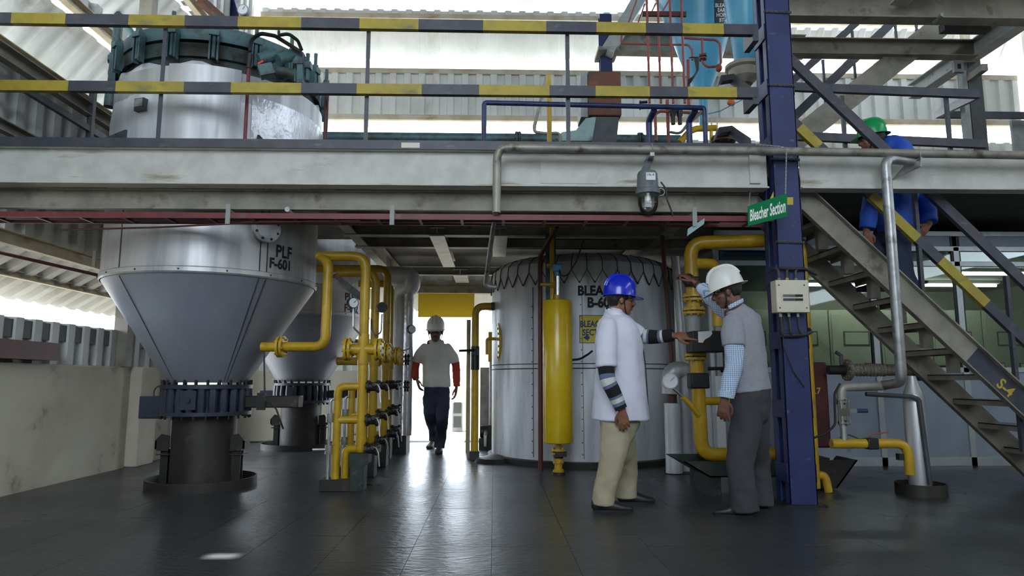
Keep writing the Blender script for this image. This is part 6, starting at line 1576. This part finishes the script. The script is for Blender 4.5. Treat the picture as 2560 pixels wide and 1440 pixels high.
def shoe(name, heel, d, L, mat, par, w=.045):
    heel = Vector((heel[0], heel[1], heel[2] if len(heel) > 2 else 0)); d = Vector((d[0], d[1], 0)).normalized(); y = Vector((-d.y, d.x, 0)); z0 = heel.z
    mb = MB()
    P = [heel + d * (L * t) + Vector((0, 0, h)) for t, h in ((.04, .045), (.2, .05), (.45, .045), (.7, .03), (.9, .022), (.97, .02))]
    mb.loft(P, [(.042, w * .75), (.05, w * .85), (.045, w * .9), (.034, w * 1.05), (.026, w * .9), (.018, w * .6)], ref=(0, 0, 1), n=18)
    mb.loft([heel + d * L * .16 + Vector((0, 0, .05)), heel + d * L * .15 + Vector((0, 0, .10))], [.047, .043], ref=d)
    mb.v = [(a, b, max(c, z0 + .010)) for a, b, c in mb.v]
    ob = mb.build(name, mat, par, smooth=50)
    so = MB(); n = 20; vs = []
    for kz in (0, .014):
        for i in range(n):
            a = 2 * PI * i / n; t = .5 + .5 * math.cos(a); wd = w * (1.02 if t > .55 else .86) * abs(math.sin(a)) ** .7 * math.copysign(1, math.sin(a))
            p = heel + d * (L * (.0 + 1.0 * t)) + y * wd; vs.append((p.x, p.y, z0 + kz))
    so.add(vs, [tuple(reversed(range(n))), tuple(range(n, 2 * n))] + [(i, (i + 1) % n, n + (i + 1) % n, n + i) for i in range(n)]); so.build('sole', 'black_rubber', ob)
    return ob
# ------------------------------------------------------------------ man in the white coat and blue helmet
def man_coat():
    Y0 = 5.35; s = Y0 / FPX
    Q = lambda u, v, dy=0: W(u, v, Y0 + dy)
    t = thing('person', 'person in white coat and blue helmet pointing at the flow meter', 'person', (Q(1550, 1270).x, Y0, 0))
    hd = Head(Q(1551, 749), (1, .06, -.06), k=1.0)
    body = MB(); hd.shape(body, Q(1541, 796))
    body.loft([Q(1541, 790), Q(1546, 840), Q(1550, 930)], [(.06, .08), (.10, .13), (.10, .12)], ref=(1, 0, 0))
    rw = Q(1554, 1020, -.27); lw = Q(1682, 838, .04)
    body.loft([Q(1535, 830, -.10), Q(1517, 890, -.26), Q(1523, 950, -.28), Q(1545, 1000, -.27), rw], [.03, .041, .041, .033, .026], ref=(1, 0, 0))
    body.loft([Q(1560, 830, .10), Q(1606, 845, .16), Q(1645, 842, .1), lw], [.03, .041, .038, .026], ref=(0, 0, 1))
    hand(body, rw + Vector((.003, 0, -.02)), (.12, 0, -1), (-.25, -1, 0), -1, curl=(28, 32, 34, 36), k=1.0)
    hand(body, lw + Vector((.02, 0, -.004)), (1, 0, .0), (0, -.75, .66), -1, curl=(70, 74, 76, 78), index=3, k=1.02)
    organic(body, 'body', 'skin', t, .0045, 4)
    hd.face(t); hd.helmet(t, 'helmet_blue', tilt=R(0))
    coat = MB()
    coat.loft([Q(1534, 786), Q(1536, 800), Q(1540, 822), Q(1546, 860), Q(1549, 910), Q(1550, 960), Q(1551, 1010), Q(1552, 1050)],
              [(.085, .10), (.130, .165), (.160, .200), (.185, .205), (.190, .195), (.196, .198), (.212, .212), (.222, .225)], ref=(1, 0, 0), n=28, cap=(True, False))
    coat.loft([Q(1524, 812, -.15), Q(1516, 850, -.215), Q(1515, 890, -.245), Q(1516, 918, -.255)], [.070, .084, .081, .080], ref=(1, 0, 0), cap=(True, False))
    coat.loft([Q(1560, 812, .13), Q(1585, 832, .165), Q(1600, 842, .165)], [.075, .085, .083], ref=(0, 0, 1), cap=(True, False))
    c = organic(coat, 'coat', 'coat_white', t, .008, 8, .022, .11)
    col_ = MB()
    for sgn in (-1, 1):
        col_.loft([Q(1515, 776, sgn * .02), Q(1530, 782, sgn * .095), Q(1560, 800, sgn * .105), Q(1590, 838, sgn * .06), Q(1606, 870, sgn * .02)], [(.030, .012), (.026, .014), (.028, .013), (.028, .012), (.010, .008)], ref=(0, 0, 1), n=12)
    organic(col_, 'coat_collar', 'coat_white', c, .006, 3)
    for v in (900, 950): MB().ell(Q(1614 if v < 930 else 1617, v, -.0), (.006, .007, .007)).build('button', 'paper', c)
    MB().tube([Q(1608, 872, -.012), Q(1613, 905, -.012), Q(1617, 960, -.012), Q(1622, 1045, -.012)], .004, 6).build('front_seam', 'letter_black', c)
    # dark shirt collar at the throat
    organic(MB().loft([Q(1518, 770, -.05), Q(1543, 786, -.085), Q(1566, 795, -.03), Q(1566, 795, .03), Q(1543, 786, .085)], [.014, .016, .018, .018, .014], ref=(0, 0, 1), n=10), 'shirt_collar', 'knit_black', t, .005, 2)
    MB().ell(Q(1574, 815, 0), (.03, .06, .06)).build('shirt_front', 'knit_black', t)
    def band(lst):
        def f(tt):
            for e, m in lst:
                if tt <= e: return m
            return 0
        return f
    K, B_, Wt = 0, 2, 1
    pr = [(1514, 903, -.257), (1516, 927, -.265), (1520, 951, -.275), (1533, 978, -.275), (1544, 1002, -.27), (1553, 1022, -.27)]
    MB().loft([Q(*p) for p in pr], [.062, .061, .058, .055, .05, .046], ref=(1, 0, 0), n=20, k=12, cap=False,
              mis=band([(.28, K), (.35, B_), (.45, Wt), (.51, B_), (.68, K), (.73, B_), (.82, Wt), (.89, B_), (1, K)])).build('sweater_sleeve', ['knit_black', 'knit_white', 'knit_blue'], t, smooth=60)
    pl = [(1586, 838, .165), (1606, 841, .16), (1626, 842, .135), (1646, 842, .10), (1664, 840, .07), (1682, 838, .042)]
    MB().loft([Q(*p) for p in pl], [.062, .061, .058, .054, .052, .050], ref=(0, 0, 1), n=20, k=12, cap=False,
              mis=band([(.16, K), (.23, B_), (.33, Wt), (.38, B_), (.60, K), (.67, B_), (.74, Wt), (1, K)])).build('sweater_sleeve', ['knit_black', 'knit_white', 'knit_blue'], t, smooth=60)
    tr = MB()
    tr.loft([Q(1550, 1000), Q(1549, 1050), Q(1546, 1080)], [(.15, .165), (.158, .17), (.13, .15)], ref=(1, 0, 0), n=24)
    nf, ff = G(1482, 1278), G(1547, 1258)
    V_ = Vector; yb = Y0
    hx = Q(1546, 1060).x
    tr.loft([V_((hx - .03, yb - .08, .66)), V_((hx - .045, yb - .09, .50)), V_((nf.x + .14, nf.y - .02, .32)), V_((nf.x + .095, nf.y, .16)), V_((nf.x + .085, nf.y, .045))], [(.125, .10), (.112, .098), (.096, .09), (.088, .084), (.088, .084)], ref=(1, 0, 0), cap=(True, False))
    tr.loft([V_((hx + .03, yb + .08, .66)), V_((hx + .05, yb + .10, .50)), V_((ff.x + .055, ff.y - .06, .32)), V_((ff.x + .06, ff.y - .01, .16)), V_((ff.x + .065, ff.y, .045))], [(.11, .10), (.102, .096), (.092, .088), (.084, .082), (.084, .082)], ref=(1, 0, 0), cap=(True, False))
    organic(tr, 'trousers', 'khaki', t, .008, 5, .022, .10)
    shoe('shoe', (nf.x, nf.y), (1, -.06), .30, 'shoe', t); shoe('shoe', (ff.x, ff.y), (1, 0), .29, 'shoe', t)
    MB().torus(rw + Vector((.018, 0, -.115)), .011, .003, (.1, 0, 1), 14, 6).build('ring', 'letter_yellow', t)
man_coat()
# ------------------------------------------------------------------ man in the grey vest and white helmet
def man_vest():
    Y0 = 5.12; Q = lambda u, v, dy=0: W(u, v, Y0 + dy)
    f = Vector((-.75, .66, 0)).normalized(); l = Vector((-f.y, f.x, 0))
    t = thing('person', 'person in white helmet and grey vest reaching up to the valve', 'person', (Q(1870, 1280).x, Y0, 0))
    hd = Head(Q(1817, 728), (-.90, .36, -.26), up=(-.1, 0, 1))
    body = MB(); hd.shape(body, Q(1840, 795))
    body.loft([Q(1842, 790), Q(1858, 840), Q(1868, 940)], [(.06, .08), (.08, .13), (.08, .12)], ref=f)
    lw = Q(1813, 992, -.20); rw = W(1741, 709, 5.64)
    body.loft([Q(1842, 825, -.06), Q(1838, 880, -.19), Q(1835, 915, -.20), Q(1822, 960, -.20), lw], [.03, .042, .042, .035, .028], ref=(1, 0, 0))
    body.loft([Q(1872, 820, .06), W(1812, 775, 5.42), W(1775, 742, 5.54), rw], [.03, .044, .04, .028], ref=(0, 0, 1))
    hand(body, lw + Vector((-.006, 0, -.02)), (-.16, .02, -1), (-.5, -1, 0), 1, curl=(30, 34, 38, 40), k=1.03)
    hand(body, rw + Vector((-.02, .01, .02)), (-.62, .30, .55), (.35, -.5, .75), 1, curl=(42, 44, 46, 48), k=1.02)
    organic(body, 'body', 'skin_dark', t, .0045, 4)
    hd.face(t, moustache=False, hairdown=-.065); hd.helmet(t, 'helmet_white', 'strap_black', 'strap_white', tilt=R(3))
    v = MB()
    v.loft([Q(1842, 779), Q(1850, 795), Q(1858, 820), Q(1862, 860), Q(1864, 900), Q(1868, 940), Q(1874, 978)], [(.08, .095), (.110, .16), (.128, .198), (.138, .208), (.142, .204), (.142, .20), (.145, .202)], ref=f, n=26, cap=(True, False))
    v.loft([Q(1832, 805, -.11), Q(1832, 835, -.165), Q(1834, 866, -.185)], [.072, .086, .084], ref=(1, 0, 0), cap=(True, False))
    v.loft([Q(1884, 805, .13), W(1850, 795, 5.36)], [.075, .08], ref=(0, 0, 1), cap=True)
    organic(v, 'vest', 'vest_grey', t, .008, 7, .016, .10)
    sl = MB().loft([Q(1834, 855, -.185), Q(1836, 890, -.195), Q(1834, 920, -.20), Q(1824, 955, -.20), Q(1816, 988, -.20)], [.068, .066, .063, .060, .056], ref=(1, 0, 0), cap=False); organic(sl, 'shirt_sleeve', 'check_shirt', t, .006, 3, .014, .06)
    sl = MB().loft([W(1862, 800, 5.34), W(1812, 777, 5.43), W(1778, 746, 5.54), W(1750, 717, 5.62)], [.068, .064, .058, .050], ref=(0, 0, 1), cap=False); organic(sl, 'shirt_sleeve', 'check_shirt', t, .006, 3, .014, .06)
    MB().loft([Q(1816, 978, -.20), Q(1814, 994, -.20)], [.059, .058], ref=(1, 0, 0), cap=False, n=20).build('shirt_cuff', 'check_shirt', t)
    co_ = MB().loft([hd.p(.02, .062, -.128), hd.p(-.03, .072, -.118), hd.p(-.082, .035, -.105), hd.p(-.082, -.035, -.105), hd.p(-.03, -.072, -.118)], [(.018, .007)] * 5, ref=(0, 0, 1), n=12); organic(co_, 'shirt_collar', 'check_shirt', t, .005, 2)
    tr = MB()
    tr.loft([Q(1874, 955), Q(1876, 1000), Q(1876, 1035)], [(.13, .185), (.138, .19), (.13, .17)], ref=f, n=24)
    a, b = G(1876, 1292), G(1912, 1276)
    V_ = Vector; pc = Q(1876, 1010)
    tr.loft([V_((pc.x - .05, Y0 - .05, .80)), V_((pc.x - .075, Y0 - .06, .58)), V_((a.x - .06, a.y, .36)), V_((a.x - .045, a.y, .18)), V_((a.x - .035, a.y, .04))], [(.115, .115), (.110, .108), (.100, .098), (.098, .096), (.104, .10)], ref=f, cap=(True, False))
    tr.loft([V_((pc.x + .055, Y0 + .06, .80)), V_((pc.x + .06, Y0 + .08, .58)), V_((b.x - .04, b.y, .36)), V_((b.x - .03, b.y, .18)), V_((b.x - .03, b.y, .04))], [(.108, .10), (.102, .098), (.094, .092), (.092, .09), (.096, .092)], ref=f, cap=(True, False))
    organic(tr, 'trousers', 'trouser_dark', t, .008, 5, .02, .10)
    shoe('shoe', (a.x + .02, a.y - .01), (-1, .35), .28, 'shoe', t); shoe('shoe', (b.x + .03, b.y), (-.9, .6), .27, 'shoe', t)
    MB().torus(rw + Vector((.012, -.004, -.01)), .034, .007, rw - W(1775, 742, 5.54), 18, 8).build('wrist_watch', 'black', t)
man_vest()
# ------------------------------------------------------------------ walking man
def man_walk():
    Y0 = 9.3; Q = lambda u, v, dy=0: W(u, v, Y0 + dy); f = Vector((.03, -1, 0))
    t = thing('person', 'person in grey shirt over orange sleeves walking in from the doorway', 'person', (Q(1090, 1130).x, Y0, 0))
    hd = Head(Q(1089, 830), (.02, -1, -.10), k=1.14)
    body = MB(); hd.shape(body, Q(1090, 862))
    body.loft([Q(1090, 862), Q(1090, 890), Q(1092, 945)], [(.06, .09), (.07, .13), (.07, .11)], ref=f)
    w1, w2 = Q(1043, 946, -.05), Q(1141, 965, .10)
    body.loft([Q(1068, 880), Q(1041, 905, .03), Q(1037, 928, .0), w1], [.03, .040, .038, .028], ref=(1, 0, 0)); body.loft([Q(1112, 880), Q(1137, 905, .04), Q(1140, 935, .08), w2], [.03, .040, .038, .028], ref=(1, 0, 0))
    hand(body, w1 + Vector((.0, 0, -.02)), (.25, -.25, -1), (-1, -.3, 0), 1, curl=(22, 26, 30, 32), k=1.05); hand(body, w2 + Vector((0, 0, -.02)), (-.05, .05, -1), (1, -.2, 0), -1, curl=(22, 26, 30, 32), k=1.05)
    organic(body, 'body', 'skin_dark', t, .006, 4); hd.face(t); hd.helmet(t, 'helmet_white', peak=.04)
    s = MB(); s.loft([Q(1090, 858), Q(1090, 864), Q(1090, 878), Q(1090, 900), Q(1091, 930), Q(1091, 968)], [(.075, .11), (.10, .165), (.118, .192), (.122, .192), (.118, .184), (.125, .198)], ref=f, n=24, cap=(True, False))
    s.loft([Q(1064, 868), Q(1050, 886, .02), Q(1043, 906, .03)], [.064, .074, .076], ref=(1, 0, 0), cap=(True, False)); s.loft([Q(1116, 868), Q(1129, 886, .02), Q(1135, 906, .04)], [.064, .074, .076], ref=(1, 0, 0), cap=(True, False))
    organic(s, 'shirt', 'tee_grey', t, .009, 6, .018, .11)
    for P in ([Q(1041, 896, .03), Q(1038, 918, .02), Q(1038, 935, -.02), Q(1041, 947, -.05)], [Q(1137, 896, .04), Q(1140, 920, .06), Q(1141, 945, .09), Q(1142, 966, .10)]):
        organic(MB().loft(P, [.058, .056, .052, .046], ref=(1, 0, 0), cap=False), 'sleeve', 'sleeve_red', t, .007, 3, .016, .06)
    organic(MB().loft([hd.p(.075, .025, -.165), hd.p(.04, .085, -.14), hd.p(-.04, .08, -.12), hd.p(-.085, 0, -.11), hd.p(-.04, -.08, -.12), hd.p(.04, -.085, -.14), hd.p(.075, -.025, -.165)], [(.026, .014)] * 7, ref=(0, 0, 1), n=12), 'collar', 'sleeve_red', t, .006, 2)
    tr = MB(); tr.loft([Q(1091, 950), Q(1092, 980), Q(1092, 992)], [(.09, .16), (.11, .176), (.10, .16)], ref=f, n=22)
    a, b = G(1096, 1133), G(1081, 1121); V_ = Vector; cx_ = Q(1091, 990).x
    tr.loft([V_((cx_ + .085, Y0, .74)), V_((cx_ + .09, Y0 - .12, .50)), V_((a.x + .03, a.y + .08, .28)), V_((a.x, a.y + .12, .06))], [(.105, .10), (.088, .085), (.078, .075), (.076, .074)], ref=f, cap=(True, False))
    tr.loft([V_((cx_ - .085, Y0 + .02, .74)), V_((cx_ - .07, Y0 - .02, .50)), V_((b.x, b.y + .10, .28)), V_((b.x, b.y + .20, .09))], [(.105, .10), (.088, .085), (.076, .072), (.072, .07)], ref=f, cap=(True, False))
    organic(tr, 'trousers', 'denim', t, .009, 4, .018, .09)
    shoe('shoe', (a.x, a.y + .16), (.05, -1), .30, 'shoe_brown', t, .052); shoe('shoe', (b.x, b.y + .18), (-.15, -1), .30, 'shoe_brown', t, .052)
man_walk()
# ------------------------------------------------------------------ man on the stairs
def man_stairs():
    Y0 = 6.08; Q = lambda u, v, dy=0: W(u, v, Y0 + dy); f = Vector((-.85, .52, 0)).normalized()
    t = thing('person', 'person in blue jacket and green helmet climbing the stairs', 'person', Q(2250, 740))
    hd = Head(Q(2180, 347), (-.86, .5, -.12), up=(-.12, 0, 1), k=.98)
    body = MB(); hd.shape(body, Q(2220, 398))
    body.loft([Q(2224, 400), Q(2240, 450), Q(2246, 540)], [(.06, .08), (.08, .12), (.08, .11)], ref=f)
    lw, rw = Q(2166, 575, -.22), Q(2322, 560, .0)
    body.loft([Q(2222, 430, -.06), Q(2180, 490, -.2), lw], [.03, .04, .028], ref=(1, 0, 0)); body.loft([Q(2260, 430, .06), Q(2312, 490, .08), rw], [.03, .04, .028], ref=(1, 0, 0))
    hand(body, lw + Vector((0, 0, -.015)), (.1, 0, -1), (-.4, -1, 0), 1, curl=(25, 30, 34, 36)); hand(body, rw + Vector((-.005, 0, -.01)), (-.55, -.1, -.6), (.3, -1, .1), -1, curl=(40, 44, 46, 48))
    organic(body, 'body', 'skin', t, .006, 4); hd.face(t, moustache=False); hd.helmet(t, 'helmet_green', tilt=R(-2))
    j = MB(); j.loft([Q(2216, 366), Q(2232, 374), Q(2246, 410), Q(2248, 470), Q(2246, 520), Q(2244, 572)], [(.09, .11), (.14, .17), (.165, .22), (.16, .215), (.155, .215), (.175, .24)], ref=f, n=26)
    j.loft([Q(2212, 412, -.11), Q(2190, 455, -.17), Q(2177, 510, -.21), Q(2168, 572, -.22)], [.075, .08, .075, .07], ref=(1, 0, 0), cap=(True, False))
    j.loft([Q(2270, 415, .09), Q(2296, 455, .09), Q(2314, 505, .07), Q(2324, 556, .01)], [.075, .08, .075, .072], ref=(1, 0, 0), cap=(True, False))
    jk = organic(j, 'jacket', 'jacket_blue', t, .009, 6, .02, .10)
    organic(MB().loft([Q(2192, 380, -.06), Q(2208, 368, -.09), Q(2226, 360, -.03), Q(2228, 362, .05)], [(.024, .012)] * 4, ref=(0, 0, 1), n=12), 'collar', 'collar_blue', jk, .006, 2)
    tr = MB(); tr.loft([Q(2242, 545), Q(2236, 590), Q(2234, 605)], [(.14, .17), (.14, .17), (.12, .15)], ref=f, n=22)
    tr.loft([Q(2246, 590, -.06), Q(2252, 650, -.07), Q(2268, 700, -.08), Q(2290, 735, -.09)], [.105, .09, .075, .066], ref=(1, 0, 0), cap=(True, False))
    tr.loft([Q(2212, 590, .10), Q(2188, 635, .12), Q(2192, 680, .12), Q(2205, 710, .12)], [.105, .092, .078, .07], ref=(1, 0, 0), cap=(True, False))
    organic(tr, 'trousers', 'denim_blue', t, .009, 4, .018, .09)
    p = Q(2302, 762, -.09); shoe('shoe', (p.x, p.y, p.z), (-1, .2), .28, 'shoe', t); p = Q(2222, 728, .12); shoe('shoe', (p.x, p.y, p.z), (-1, .2), .28, 'shoe', t)
man_stairs()
